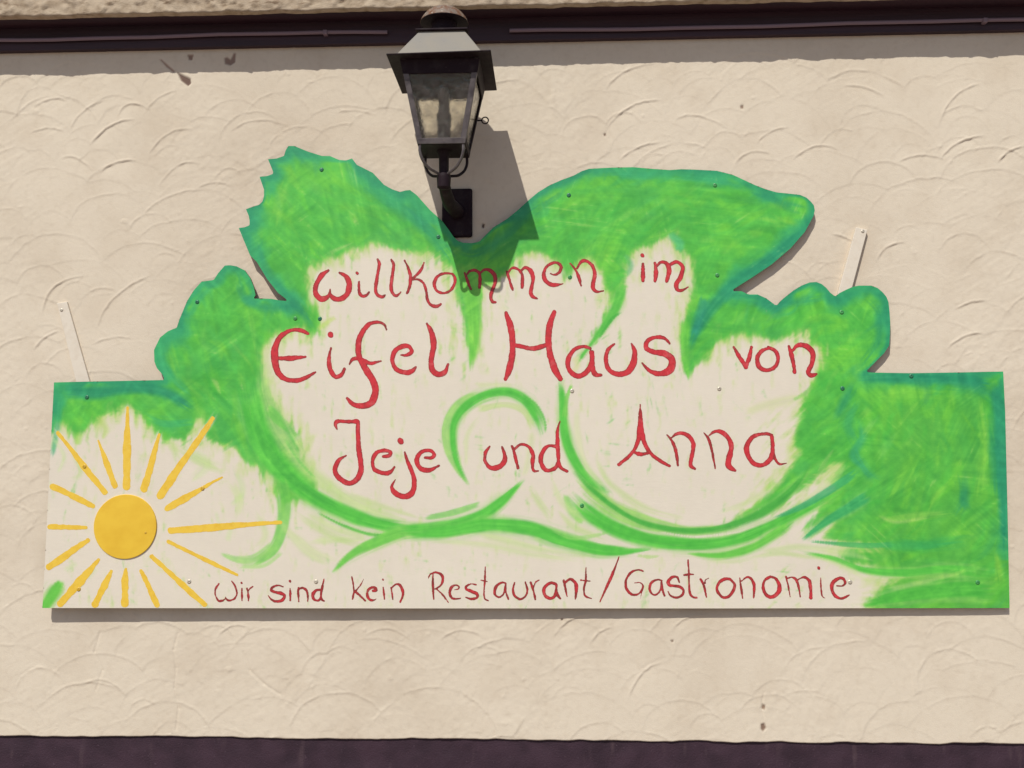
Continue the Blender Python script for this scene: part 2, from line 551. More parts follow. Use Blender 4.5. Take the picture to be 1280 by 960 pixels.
# rubbed-up patches and dragged grit
Hh += 0.0011 * (fbm(X * 70, Z * 70, 111, 3) - 0.5) * sstep(0.46, 0.66, fbm(X * 3.2, Z * 3.2, 115, 3))
Hh += 0.0007 * (fbm((X + 0.6 * Z) * 22, (Z - 0.6 * X) * 95, 121, 3) - 0.5) * sstep(0.5, 0.66, fbm(X * 2.6 + 7, Z * 2.6, 125, 3))
# feather the displacement out at the two ends
Hh *= sstep(-1.75, -1.55, X) * sstep(1.48, 1.28, X)
# the render ends in a slightly ragged line above the plinth
Zr = Z + np.where(Z < Z_PL + 0.004, 0.004 * (fbm(X * 14, X * 0 + 2, 101, 3) - 0.5) * 2, 0)
nz_, nx_ = X.shape
V = np.stack([X, -Hh, Zr], -1).reshape(-1, 3)
I = np.arange(nz_ * nx_).reshape(nz_, nx_)
Q = np.stack([I[:-1, :-1], I[:-1, 1:], I[1:, 1:], I[1:, :-1]], -1).reshape(-1, 4)
# body of the wall behind the render: bottom return and back
b0 = len(V)
bot = V[I[0]].copy()
bot[:, 1] = 0.02
V = np.concatenate([V, bot])
J = b0 + np.arange(nx_)
Q = np.concatenate([Q, np.stack([J[:-1], J[1:], I[0, 1:], I[0, :-1]], -1)])
cols = np.concatenate([wc.reshape(-1, 3), np.tile(alb(WALLC), (nx_, 1))])
link('plaster_wall', mesh_np('plaster_wall', V, quads=Q, cols=cols), M_wall, house)
mb = MB()
mb.box(-4.5, 4.5, 0.02, 0.34, 0.0, 6.0)
mb.build('masonry', M_upper, house)

# plinth: painted, a few millimetres behind the render
pxs = np.concatenate([[-4.5], np.arange(-1.7, 1.5, 0.006), [4.5]])
pzs = np.concatenate([np.arange(0.80, Z_PL + 0.012, 0.006)])
PX, PZ = np.meshgrid(pxs, np.concatenate([[-0.02, 0.4], pzs]))
PH = 0.0022 * (fbm(PX * 22, PZ * 22, 131, 4) - 0.5) * 2 + 0.001
pv = np.stack([PX, -PH + 0.006, PZ], -1).reshape(-1, 3)
PI_ = np.arange(PX.size).reshape(PX.shape)
pq = np.stack([PI_[:-1, :-1], PI_[:-1, 1:], PI_[1:, 1:], PI_[1:, :-1]], -1).reshape(-1, 4)
link('plinth', mesh_np('plinth', pv, quads=pq), M_plinth, house)

# timber under the jetty, soffit, upper wall
mb = MB()
mb.box(-4.5, 4.5, -0.016, 0.03, Z_BEAM, Z_SOF + 0.004)
mb.build('timber_beam', M_beam, house, bevel=0.002)
mb = MB()
mb.box(-4.5, 4.5, -E_JET + 0.006, 0.03, Z_SOF, Z_SOF + 0.03)
mb.build('soffit', M_soffit, house)
ux = np.concatenate([[-4.5], np.arange(-1.7, 1.6, 0.005), [4.5]])
uz = np.concatenate([np.arange(Z_SOF - 0.002, 2.95, 0.004), [3.2, 4.0, 6.0]])
UX, UZ = np.meshgrid(ux, uz)
UH = 0.006 * (fbm(UX * 26, UZ * 34, 151, 4) - 0.5) * 2
UH += 0.003 * sstep(0.55, 0.7, fbm(UX * 60, UZ * 60, 161, 3))
UH = np.where(UZ < Z_SOF + 0.001, UH * 0.5 - 0.001, UH)
UZ2 = np.where(UZ < Z_SOF + 0.001, UZ + 0.0025 * (fbm(UX * 24, UX * 0 + 7, 171, 4) - 0.5) * 2, UZ)
uv_ = np.stack([UX, -E_JET - UH, UZ2], -1).reshape(-1, 3)
UI = np.arange(UX.size).reshape(UX.shape)
uq = np.stack([UI[:-1, :-1], UI[:-1, 1:], UI[1:, 1:], UI[1:, :-1]], -1).reshape(-1, 4)
b0 = len(uv_)
lip = uv_[UI[0]].copy()
lip[:, 1] = -E_JET + 0.02
uv_ = np.concatenate([uv_, lip])
J = b0 + np.arange(len(ux))
uq = np.concatenate([uq, np.stack([J[:-1], J[1:], UI[0, 1:], UI[0, :-1]], -1)])
link('upper_wall', mesh_np('upper_wall', uv_, quads=uq), M_upper, house)
mb = MB()
mb.box(-4.5, 4.5, -E_JET + 0.012, 0.34, Z_SOF + 0.02, 6.0)
mb.build('upper_masonry', M_upper, house)


def conduit(a, b):
    q = [at(a[0], a[1], 0.026), at(b[0], b[1], 0.026)]
    zc = 0.5 * (q[0][2] + q[1][2])
    pts = [(q[0][0] + (q[1][0] - q[0][0]) * t, -0.024, zc + 0.0022 * math.sin(7 * t + a[0]) + 0.0009 * math.sin(23 * t)) for t in np.linspace(0, 1, 14)]
    mb = MB()
    mb.tube(pts, 0.0052, 8)
    o = mb.build('conduit', M_conduit, house, smooth=True)
    for t in (0.86,):
        mb = MB()
        x = pts[0][0] + (pts[-1][0] - pts[0][0]) * t
        mb.box(x - 0.006, x + 0.006, -0.0315, -0.012, zc - 0.0065, zc + 0.0065)
        mb.build('clip', M_conduit, o, bevel=0.002)


conduit((-60, 47), (484, 43))
conduit((637, 40), (1330, 22))

# ------------------------------------------------------------------ the sign: outline
OUT = [(53, 760), (57.5, 675), (62, 583), (67.5, 478), (110, 477), (160, 476), (206, 475), (203, 468), (196, 460), (193, 452), (192.5, 437.5),
       (200, 422), (210, 414), (221, 409.5), (224, 400), (234, 376), (242.5, 362.5), (252, 352), (267, 350), (273, 341), (281, 332),
       (288, 331.5), (296, 333), (306, 338), (313, 348), (317, 358), (319.5, 369), (316, 373.5), (326, 373), (339, 373.5), (350, 375.5), (361, 376.5),
       (347.5, 366), (334, 349), (321, 327.5), (312.5, 319), (305, 301), (298.5, 285), (306, 284), (312, 281.5), (312, 276), (311, 270),
       (307.5, 261.5), (317, 258), (324, 256), (328, 252), (330, 245), (330, 237), (324.5, 221), (334, 220), (342, 217), (340, 211), (335, 199), (346, 198), (355, 195), (357, 188),
       (360.5, 182.5), (368, 182.5), (385, 189.5), (402.5, 195), (412.5, 195), (424, 200), (432.5, 200.5), (440, 198), (446, 206), (466, 216),
       (480, 231), (490, 236.5), (500, 240), (507, 238), (512.5, 237.5), (521, 244), (537.5, 262.5), (552.5, 276), (560, 286), (567, 296), (572, 301), (579, 303.5), (590, 304), (599, 302),
       (606, 295), (617, 284), (634, 273.5), (648, 262), (661, 250), (673, 240), (687, 231.5), (702, 225), (717, 219.5), (727, 214), (736, 211), (764, 209.5), (792, 209),
       (815, 211), (837, 212.6), (852, 211.5), (868, 212), (896, 213.5), (916, 218.5), (930, 225), (944, 231.5), (957, 236.5), (971, 240.5), (986, 242), (1000, 243.6),
       (1008, 247), (1013.5, 252), (1017.5, 257), (1018.5, 263), (1016.5, 271), (1006, 290), (988, 310.6), (964, 331), (940, 347), (913, 364), (927, 364), (931, 366), (936, 368), (947, 368),
       (958, 373), (966, 379), (970.6, 382.5), (976, 376), (983, 370), (992, 363), (1002, 357), (1012, 353), (1020.6, 352.5), (1027, 355), (1033, 360), (1038, 366), (1044, 370.6), (1050, 366), (1058, 362), (1066, 358.5), (1074, 357),
       (1089, 357), (1097, 360), (1103, 365), (1108, 371), (1110.6, 377.5), (1112, 390), (1112.8, 402.5), (1112.5, 418), (1111.5, 432), (1105, 441.6), (1081.5, 465.5), (1110, 466), (1139, 466.5), (1200, 465.5),
       (1254, 464.4), (1256.5, 515), (1259.5, 640), (1262, 760), (900, 760.5), (500, 760.5)]
OUT = np.array(OUT, float)


def poly_mask(poly, w=1280, h=960):
    poly = np.asarray(poly, float)
    m = np.zeros((h, w), bool)
    n = len(poly)
    for k in range(n):
        (x0, y0), (x1, y1) = poly[k], poly[(k + 1) % n]
        if y0 == y1:
            continue
        if y0 > y1:
            x0, y0, x1, y1 = x1, y1, x0, y0
        for yy in range(max(0, math.ceil(y0 - 0.5)), min(h, math.ceil(y1 - 0.5))):
            xc = x0 + (x1 - x0) * (yy + 0.5 - y0) / (y1 - y0)
            m[yy, max(0, min(w, math.ceil(xc - 0.5))):] ^= True
    return m


def seg_dist(px, py, poly):
    """distance and nearest point to a closed polygon outline"""
    best = np.full(px.shape, 1e9)
    bx = np.zeros(px.shape)
    by = np.zeros(px.shape)
    n = len(poly)
    for k in range(n):
        x0, y0 = poly[k]
        x1, y1 = poly[(k + 1) % n]
        dx, dy = x1 - x0, y1 - y0
        t = np.clip(((px - x0) * dx + (py - y0) * dy) / (dx * dx + dy * dy + 1e-9), 0, 1)
        qx, qy = x0 + t * dx, y0 + t * dy
        d = (px - qx) ** 2 + (py - qy) ** 2
        c = d < best
        best = np.where(c, d, best)
        bx = np.where(c, qx, bx)
        by = np.where(c, qy, by)
    return np.sqrt(best), bx, by


def blur(a, s):
    r = int(s * 3) + 1
    k = np.exp(-0.5 * (np.arange(-r, r + 1) / s) ** 2)
    k /= k.sum()
    p = np.pad(a, ((r, r), (0, 0)), mode='edge')
    o = sum(k[i] * p[i:i + a.shape[0]] for i in range(2 * r + 1))
    p = np.pad(o, ((0, 0), (r, r)), mode='edge')
    return sum(k[i] * p[:, i:i + a.shape[1]] for i in range(2 * r + 1))


def catmull(pts, step=1.0, closed=False):
    p = np.asarray(pts, float)
    n = len(p)
    if n == 2:
        m = max(2, int(np.hypot(*(p[1] - p[0])[:2]) / step))
        t = np.linspace(0, 1, m)[:, None]
        return p[0] * (1 - t) + p[1] * t
    out = []
    rng = range(n) if closed else range(n - 1)
    for i in rng:
        if closed:
            a, b, c, d = p[(i - 1) % n], p[i], p[(i + 1) % n], p[(i + 2) % n]
        else:
            a, b, c, d = p[max(i - 1, 0)], p[i], p[i + 1], p[min(i + 2, n - 1)]
        m = max(2, int(np.hypot(*(c - b)[:2]) / step))
        t = np.linspace(0, 1, m, endpoint=False)[:, None]
        out.append(0.5 * ((2 * b) + (-a + c) * t + (2 * a - 5 * b + 4 * c - d) * t ** 2 + (-a + 3 * b - 3 * c + d) * t ** 3))
    if not closed:
        out.append(p[-1:])
    return np.concatenate(out)


# ------------------------------------------------------------------ the sign: painting (flat brushwork, in photo pixels of the board)
PW, PH_ = 1280, 960
yy, xx = np.mgrid[0:PH_, 0:PW].astype(np.float32)
CREAM = np.array((224, 213, 196), float)
paint = np.empty((PH_, PW, 3), np.float32)
paint[:] = CREAM
paint += ((fbm(xx / 60, yy / 60, 201, 3) - 0.5) * 6)[..., None]
wrinkle = (fbm(xx / 7, yy / 7, 205, 3) - 0.5)


def over(col, a, y0=0, y1=None, x0=0, x1=None):
    v = paint[y0:y1, x0:x1]
    a = a[..., None]
    v[:] = v * (1 - a) + np.asarray(col, np.float32) * a


def stroke(pts, col, op=0.9, dry=0.35, soft=0.35, seed=0, jit=14, clip=None, streaks=7.0, fade=0.10):
    """one brush stroke: pts (x, y, width), with bristle streaks that run along it"""
    s = catmull(pts, 3.0)
    L = np.concatenate([[0], np.cumsum(np.hypot(np.diff(s[:, 0]), np.diff(s[:, 1])))])
    wm = s[:, 2].max() / 2 + 3
    x0, x1 = int(max(0, s[:, 0].min() - wm)), int(min(PW, s[:, 0].max() + wm + 1))
    y0, y1 = int(max(0, s[:, 1].min() - wm)), int(min(PH_, s[:, 1].max() + wm + 1))
    if x1 <= x0 or y1 <= y0:
        return
    X_, Y_ = xx[y0:y1, x0:x1], yy[y0:y1, x0:x1]
    best = np.full(X_.shape, 1e9, np.float32)
    ac = np.zeros_like(best)
    al = np.zeros_like(best)
    wd = np.ones_like(best)
    tx = np.gradient(s[:, 0])
    ty = np.gradient(s[:, 1])
    nn = np.hypot(tx, ty) + 1e-6
    for i in range(len(s)):
        dx = X_ - s[i, 0]
        dy = Y_ - s[i, 1]
        d = dx * dx + dy * dy
        c = d < best
        if not c.any():
            continue
        best = np.where(c, d, best)
        ac = np.where(c, (-dx * ty[i] + dy * tx[i]) / nn[i], ac)
        al = np.where(c, L[i] + (dx * tx[i] + dy * ty[i]) / nn[i], al)
        wd = np.where(c, s[i, 2] / 2, wd)
    dn = np.sqrt(best) / np.maximum(wd, 0.3)
    tt = al / max(L[-1], 1.0)
    edge = sstep(1.0, 1.0 - soft, dn + 0.30 * (vnoise(al / 22.0 + seed, np.sign(ac) * 5.0 + 20.5, 900 + seed % 50) - 0.5))
    br = vnoise(ac / np.maximum(wd, 1) * streaks * 0.5 + 30 + seed * 1.7, al / 45.0 + seed * 3.1, 300 + seed % 40)
    br2 = vnoise(ac / 1.6 + 50 + seed, al / 30.0 + seed, 340 + seed % 40)
    b = 0.6 * br + 0.4 * br2
    cover = sstep(dry - 0.24, dry + 0.24, b + 0.42 * (1 - dn))
    ends = sstep(-0.02, fade, tt + fade * 0.9 * (br2 - 0.5)) * sstep(-0.02, fade, 1 - tt + fade * 1.2 * (br2 - 0.5))
    a = op * edge * cover * ends
    if clip is not None:
        a = a * clip[y0:y1, x0:x1]
    tint = ((b - 0.5) * 2 * jit)[..., None] * np.array([1.0, 0.9, 0.55], np.float32)
    v = paint[y0:y1, x0:x1]
    v[:] = v * (1 - a[..., None]) + (np.asarray(col, np.float32) + tint) * a[..., None]


GREEN, DEEP, LIME, YEL, TEAL, DTEAL = (82, 186, 72), (72, 172, 66), (112, 200, 64), (178, 208, 106), (54, 166, 108), (40, 146, 104)
idx = lambda a, b: [tuple(p) for p in OUT[a:b]]
near = lambda x, y: int(np.argmin((OUT[:, 0] - x) ** 2 + (OUT[:, 1] - y) ** 2))
i_not1, i_val, i_not2 = near(361, 376.5), near(579, 303.5), near(913, 364)
left_leaf = idx(i_not1, i_val + 1) + [(592, 304), (604, 332), (601, 360), (599, 400), (594, 440), (587, 464), (585, 430), (578, 392), (571, 350), (566, 333),
             (557, 328), (548, 318), (537, 311), (528, 316), (508, 313), (492, 309), (478, 307), (466, 299), (458, 303), (448, 309), (433, 312),
             (424, 322), (410, 320), (398, 326), (384, 332), (381, 350), (384, 368), (392, 384), (402, 398), (396, 420), (388, 404), (372, 392)]
right_leaf = idx(i_val, i_not2 + 1) + [(905, 372), (897, 390), (885, 405), (876, 425), (870, 450), (861, 476), (856, 460), (853, 432), (858, 400), (864, 370), (868, 342), (868, 322), (862, 314),
              (848, 313), (842, 306), (852, 290), (842, 287), (824, 300), (806, 308), (794, 314), (784, 326), (783, 345), (779, 366), (768, 388), (756, 408), (740, 429),
              (736, 432), (748, 412), (762, 388), (765, 370), (758, 350), (752, 336), (748, 324), (738, 319), (722, 322), (715, 332), (712, 348), (704, 350), (703, 330), (690, 320),
              (672, 311), (656, 315), (642, 326), (630, 344), (618, 352), (604, 358)]
left_lobe = idx(near(206, 475), i_not1 + 1) + [(378, 388), (396, 402), (399, 424), (392, 416), (380, 410), (362, 411), (345, 415), (332, 426), (326, 444), (328, 466), (336, 490), (346, 512), (360, 532),
             (374, 548), (366, 552), (384, 586), (402, 606), (372, 628), (352, 628), (346, 600), (330, 583), (310, 580), (292, 558), (272, 550), (266, 520), (240, 500)]
left_top = [(60, 470), (210, 470), (270, 500), (272, 556), (255, 540), (262, 512), (252, 514), (243, 530), (230, 549), (214, 552), (200, 546), (184, 528), (166, 508),
            (160, 498), (152, 503), (140, 520), (126, 516), (112, 534), (98, 548), (84, 534), (72, 524), (60, 560)]
right_lobe = idx(i_not2, near(1254, 464.4) + 1) + [(1256.5, 515), (1259.5, 640), (1262, 760), (1074, 757), (1090, 746), (1108, 734), (1150, 722), (1190, 712), (1120, 712), (1080, 708), (1046, 698),
              (1060, 690), (1100, 694), (1112, 690), (1104, 682), (1060, 676), (1030, 672), (1052, 654), (1040, 644), (1010, 660), (1000, 664), (1024, 640), (1050, 612), (1040, 604), (1062, 574), (1040, 576), (1018, 596), (1000, 612), (985, 625),
              (960, 640), (930, 650), (905, 656), (940, 636), (966, 612), (990, 588), (1004, 566), (996, 556), (998, 530), (1008, 498), (1020, 476), (1034, 448), (1036, 432), (1012, 428),
              (1014, 413), (1004, 408), (988, 416), (970, 425), (946, 420), (922, 418), (902, 424), (884, 440), (870, 458), (861, 474), (866, 440), (880, 410), (897, 385)]
warp_x = (fbm(xx / 9, yy / 16, 211, 3) - 0.5)
GM = np.zeros((PH_, PW), np.float32)
for nm, pg in (('a', left_leaf), ('b', right_leaf), ('c', left_lobe), ('d', left_top), ('e', right_lobe)):
    GM = np.maximum(GM, poly_mask(pg).astype(np.float32))
BM = poly_mask(OUT).astype(np.float32)


def bblur(sg):
    """blur of the green areas that takes in the board only"""
    return blur(GM * BM, sg) / np.maximum(blur(BM, sg), 0.02)


pale = bblur(15)
drag = fbm(xx / 5, yy / 22, 221, 3) - 0.5      # mostly up-and-down bristle drag
drag2 = fbm((xx + yy) / 7, (xx - yy) / 34, 225, 3) - 0.5    # slanting drag on the right-hand swirl
drag3 = fbm(xx / 40, yy / 6, 227, 3) - 0.5
kR = (sstep(880, 960, xx) * sstep(470, 520, yy)).astype(np.float32)
kB = (sstep(1030, 1100, xx) * sstep(655, 690, yy)).astype(np.float32)
drag = drag * (1 - kR) + kR * (drag2 * (1 - kB) + drag3 * kB)

def bristle(sc_across, sc_along, seed):
    """fine streaks that follow a few brushing directions"""
    out = np.zeros((PH_, PW), np.float32)
    wsum = np.zeros((PH_, PW), np.float32)
    for i, a in enumerate((-1.15, -0.6, 0.1, 0.75, 1.35)):
        u = (xx * math.cos(a) + yy * math.sin(a)) / sc_along
        v = (-xx * math.sin(a) + yy * math.cos(a)) / sc_across
        wt = np.exp(9 * fbm(xx / 55, yy / 55, seed + 10 * i, 2))
        out += wt * (0.65 * vnoise(u + 40, v + 40, seed + i) + 0.35 * vnoise(u * 2 + 70, v * 2.3 + 60, seed + i + 5))
        wsum += wt
    return out / wsum - 0.5


BR = bristle(2.6, 42.0, 801)
BR2 = bristle(5.5, 60.0, 861)
soft = 0.5 * bblur(4.0) + 0.5 * bblur(11.0)
GA = sstep(0.14, 0.90, soft + 0.55 * drag + 0.2 * wrinkle + 0.75 * BR)
PA = sstep(0.04, 0.62, pale + 0.62 * drag + 0.3 * warp_x + 0.3 * wrinkle)
over(YEL, 0.70 * PA)
over((150, 205, 84), 0.75 * sstep(0.2, 0.66, bblur(7) + 0.7 * drag))
over(GREEN, 0.96 * GA)
fl = fbm((xx + 0.5 * yy) / 46, (yy - 0.4 * xx) / 30, 261, 3)
over((104, 196, 66), 0.75 * GA * sstep(0.50, 0.66, fl))
over((74, 172, 64), 0.70 * GA * sstep(0.47, 0.32, fl))
over((78, 178, 84), 0.6 * GA * sstep(0.52, 0.68, fbm(xx / 50, yy / 60, 271, 3)))
over((88, 172, 62), 0.55 * GA * sstep(1060, 1120, xx) * sstep(470, 520, yy))

# distance to the outline (coarse, then resampled)
cy_, cx_ = np.mgrid[160:776:4, 40:1276:4].astype(float)
dd, _, _ = seg_dist(cx_, cy_, OUT)


def upsample(c):
    fy = np.clip((yy - 160) / 4, 0, c.shape[0] - 1.001)
    fx = np.clip((xx - 40) / 4, 0, c.shape[1] - 1.001)
    iy, ix = fy.astype(int), fx.astype(int)
    ty, tx = fy - iy, fx - ix
    return (c[iy, ix] * (1 - tx) + c[iy, ix + 1] * tx) * (1 - ty) + (c[iy + 1, ix] * (1 - tx) + c[iy + 1, ix + 1] * tx) * ty


DIST = upsample(dd).astype(np.float32)

# body strokes inside the green
rp = np.random.RandomState(5)
GC = np.clip(GA * 1.0, 0, 1)


def angle_at(x, y):
    if x < 400 and y > 390:
        return 1.15
    if x < 590 and y < 400:
        return 0.75 + 0.7 * (400 - x) / 200 if x > 340 else 1.5
    if x > 1060 and y > 460:
        return -1.0 + 0.5 * math.sin(y / 50)
    if x > 860 and y > 360:
        return -0.75
    return -0.45 + 0.8 * (x - 800) / 250


cand = np.argwhere(GM[170:762, 50:1264] > 0) + [170, 50]
for k in range(1300):
    y, x = cand[rp.randint(len(cand))]
    d = DIST[y, x]
    a = angle_at(x, y) + rp.normal(0, 0.32)
    ln = rp.uniform(22, 64)
    bend = rp.normal(0, 5)
    wd = rp.uniform(7, 20)
    u = rp.rand()
    if d < 14 and y < 470 or (d < 12 and (x > 1200 or y < 500)):
        c = TEAL if u < 0.7 else GREEN
    else:
        c = GREEN if u < 0.42 else (LIME if u < 0.66 else (DEEP if u < 0.96 else (132, 204, 84)))
    c = np.array(c, float) + rp.normal(0, 5, 3)
    dx, dy = math.cos(a), math.sin(a)
    stroke([(x - dx * ln / 2, y - dy * ln / 2, wd * 0.6), (x - dy * bend, y + dx * bend, wd), (x + dx * ln / 2, y + dy * ln / 2, wd * 0.5)],
           c, op=rp.uniform(0.12, 0.42), dry=0.5, soft=0.8, seed=int(rp.randint(0, 4000)), jit=9, clip=GC, fade=0.3)

# dark teal rim, wherever green paint runs out to the cut edge
rimw = 12 + 30 * (fbm(xx / 42, yy / 42, 231, 3) - 0.42) * 1.6
rim = sstep(1.15, 0.25, DIST / np.maximum(rimw, 4) + 0.35 * (fbm(xx / 8, yy / 8, 241, 3) - 0.5))
rim_on = sstep(770, 640, yy) * np.where(xx < 75, sstep(590, 530, yy), 1.0) * np.where((xx > 75) & (yy > 700), 0, 1)
over(TEAL, 0.85 * rim * GC * rim_on)
over(DTEAL, 0.75 * sstep(1.0, 0.2, DIST / np.maximum(rimw * 0.62, 3) + 0.5 * (fbm(xx / 14, yy / 14, 251, 3) - 0.5)) * GC * rim_on * sstep(0.25, 0.6, fbm(xx / 60, yy / 60, 255, 2)))


def sm(pts, col, halo=None, **k):
    if halo is None:
        halo = k.get('clip') is None and k.get('op', 1) > 0.8
    if halo:                                   # drier, paler paint dragged out on both sides
        hc = 0.45 * np.asarray(col, float) + 0.55 * np.array((200, 214, 146), float)
        sd0 = k.get('seed', 0)
        stroke([(p[0], p[1], p[2] * 1.9 + 3) for p in pts], hc, op=0.55, dry=0.62, soft=0.9, seed=sd0 + 500, jit=8, streaks=12, fade=0.16)
        stroke([(p[0] + 1, p[1] + 1, p[2] * 1.35 + 1) for p in pts], 0.75 * np.asarray(col, float) + 0.25 * np.array((200, 214, 130), float), op=0.7, dry=0.55, soft=0.7, seed=sd0 + 700, jit=10, streaks=12)
        k['soft'] = max(k.get('soft', 0.35), 0.45)
        k['dry'] = k.get('dry', 0.3) + 0.10
    stroke(pts, col, **k)


# teal and blue-green paint brushed into the leaves
TL = dict(op=0.62, dry=0.46, soft=0.95, clip=GC, fade=0.3)
sm([(440, 215, 16), (480, 252, 26), (520, 272, 30), (556, 306, 26)], TEAL, seed=1, **TL)
sm([(500, 252, 18), (530, 282, 26), (560, 318, 26), (566, 330, 14)], DTEAL, seed=2, **TL)
sm([(566, 306, 16), (590, 318, 24), (625, 300, 26), (660, 268, 24), (700, 240, 16)], DTEAL, seed=3, **TL)
sm([(600, 330, 20), (640, 306, 26), (690, 282, 20)], (60, 160, 80), seed=4, **TL)
sm([(740, 222, 14), (800, 219, 20), (870, 222, 18), (930, 236, 18)], TEAL, seed=5, **TL)
sm([(940, 240, 14), (985, 256, 22), (1006, 262, 18)], DTEAL, seed=6, **TL)
sm([(1004, 286, 16), (970, 318, 22), (925, 350, 26), (895, 378, 26), (872, 412, 20), (862, 440, 12)], DTEAL, seed=7, op=0.85, dry=0.32, soft=0.8, clip=GC)
sm([(920, 368, 16), (950, 378, 20), (990, 378, 20), (1030, 372, 18)], DTEAL, seed=8, **TL)
sm([(882, 372, 20), (874, 396, 22), (866, 420, 14)], (44, 150, 124), seed=9, op=0.7, dry=0.35, soft=0.8, clip=GC)
sm([(1082, 372, 14), (1098, 392, 18), (1098, 424, 18), (1080, 452, 16)], DTEAL, seed=10, **TL)
sm([(1066, 480, 22), (1054, 505, 22), (1044, 530, 16)], DTEAL, seed=11, **TL)
sm([(1075, 474, 16), (1130, 472, 22), (1200, 474, 24), (1240, 480, 26)], DTEAL, seed=12, op=0.85, dry=0.3, soft=0.8, clip=GC)
sm([(1244, 474, 24), (1250, 540, 26), (1254, 620, 22), (1256, 690, 14)], DTEAL, seed=13, op=0.9, dry=0.3, soft=0.8, clip=GC)
sm([(1206, 604, 14), (1204, 626, 18), (1212, 640, 10)], DTEAL, seed=14, **TL)
sm([(1070, 522, 12), (1078, 545, 18), (1066, 570, 16), (1082, 586, 12)], (56, 166, 116), seed=15, **TL)
sm([(1090, 680, 16), (1140, 684, 22), (1200, 678, 16)], (58, 170, 88), seed=16, **TL)
sm([(80, 490, 20), (120, 490, 26), (170, 486, 20), (205, 490, 22), (240, 510, 22)], DTEAL, seed=17, op=0.9, dry=0.28, soft=0.8, clip=GC)
sm([(180, 520, 16), (205, 530, 26), (240, 528, 22)], TEAL, seed=18, **TL)
sm([(75, 500, 14), (72, 530, 12), (66, 570, 8)], TEAL, seed=19, op=0.6, dry=0.4, soft=0.8)
sm([(320, 300, 12), (336, 340, 16), (362, 372, 16), (384, 398, 18), (398, 424, 8)], DTEAL, seed=20, **TL)
sm([(296, 345, 14), (306, 372, 20), (330, 384, 18), (370, 386, 18), (392, 402, 14)], DTEAL, seed=21, **TL)
sm([(208, 425, 16), (203, 445, 18), (214, 470, 16), (236, 492, 20)], TEAL, seed=22, **TL)
sm([(270, 355, 16), (250, 372, 16), (236, 400, 14)], TEAL, seed=23, **TL)
sm([(836, 292, 14), (850, 305, 16), (846, 314, 12)], (90, 190, 130), seed=24, op=0.7, dry=0.3, soft=0.8)
sm([(782, 318, 10), (788, 332, 14), (784, 344, 8)], (96, 184, 110), seed=25, op=0.6, dry=0.3, soft=0.8)
# light, yellowish passages
LL = dict(op=0.45, dry=0.5, soft=0.95, fade=0.35)
for k, q in enumerate([[(360, 225, 20), (350, 250, 26), (345, 280, 20)], [(395, 208, 12), (430, 232, 18), (455, 250, 14)], [(425, 290, 20), (445, 300, 22), (460, 292, 14)], [(438, 262, 14), (446, 282, 16)],
                       [(475, 280, 10), (490, 296, 12)], [(690, 262, 18), (740, 246, 22), (790, 244, 16)], [(800, 300, 12), (832, 292, 18), (850, 284, 12)], [(900, 262, 22), (935, 268, 24), (960, 262, 14)],
                       [(262, 450, 18), (272, 480, 20), (290, 470, 12)], [(300, 460, 12), (304, 486, 16)], [(1000, 402, 16), (1030, 396, 20), (1060, 398, 14)], [(1100, 500, 24), (1150, 494, 26), (1200, 492, 18)],
                       [(1224, 500, 14), (1232, 560, 16), (1228, 610, 10)], [(1100, 640, 14), (1140, 650, 18), (1180, 644, 12)], [(1245, 690, 10), (1250, 720, 14)], [(1090, 505, 14), (1075, 525, 14)]]):
    sm(q, LIME if k % 3 else (140, 208, 80), seed=60 + k, clip=GC, **LL)
for k, q in enumerate([[(262, 470, 8), (270, 478, 12), (276, 492, 8)], [(300, 478, 7), (303, 490, 7)], [(1090, 640, 8), (1120, 652, 9), (1160, 646, 8)], [(440, 270, 7), (448, 284, 8)], [(404, 322, 8), (420, 312, 10), (436, 306, 10), (448, 300, 8)]]):
    sm(q, (206, 212, 140), seed=90 + k, op=0.42, dry=0.52, soft=0.95, fade=0.4)

# swirls and stems
G2 = (86, 192, 70)
PALE = (190, 214, 140)
sm([(330, 440, 22), (332, 490, 26), (352, 545, 30), (388, 590, 28), (430, 622, 22), (470, 640, 18), (505, 652, 12)], PALE, op=0.7, dry=0.4, soft=0.8, seed=101)
sm([(334, 510, 14), (352, 528, 14), (374, 547, 4)], (110, 196, 84), op=0.8, dry=0.3, seed=102)
sm([(356, 548, 5), (374, 576, 6), (394, 598, 4)], (120, 198, 96), op=0.7, dry=0.4, seed=103)
sm([(312, 490, 34), (322, 540, 36), (346, 580, 32), (382, 614, 26), (425, 638, 22), (470, 654, 20), (515, 661, 18)], G2, op=0.95, dry=0.2, seed=104, jit=20)
sm([(318, 520, 12), (336, 565, 14), (372, 604, 12), (420, 634, 10)], DEEP, op=0.7, dry=0.35, seed=105)
sm([(350, 600, 20), (356, 630, 22), (352, 665, 18), (338, 690, 16), (316, 704, 12)], (116, 200, 84), op=0.8, dry=0.38, seed=106)
sm([(344, 680, 14), (320, 698, 14), (296, 699, 10), (278, 692, 6)], (150, 210, 110), op=0.7, dry=0.45, seed=107, streaks=12)
sm([(352, 690, 8), (330, 706, 8), (300, 708, 5)], (160, 212, 120), op=0.6, dry=0.5, seed=108)
sm([(396, 640, 3), (430, 657, 4), (465, 668, 4), (500, 668, 4)], (92, 186, 76), op=0.9, dry=0.2, seed=109)
sm([(380, 640, 16), (420, 662, 20), (450, 672, 18), (390, 676, 14)], PALE, op=0.5, dry=0.5, soft=0.9, seed=110)
sm([(350, 650, 18), (380, 690, 14), (410, 706, 8)], PALE, op=0.35, dry=0.5, soft=0.9, seed=111)
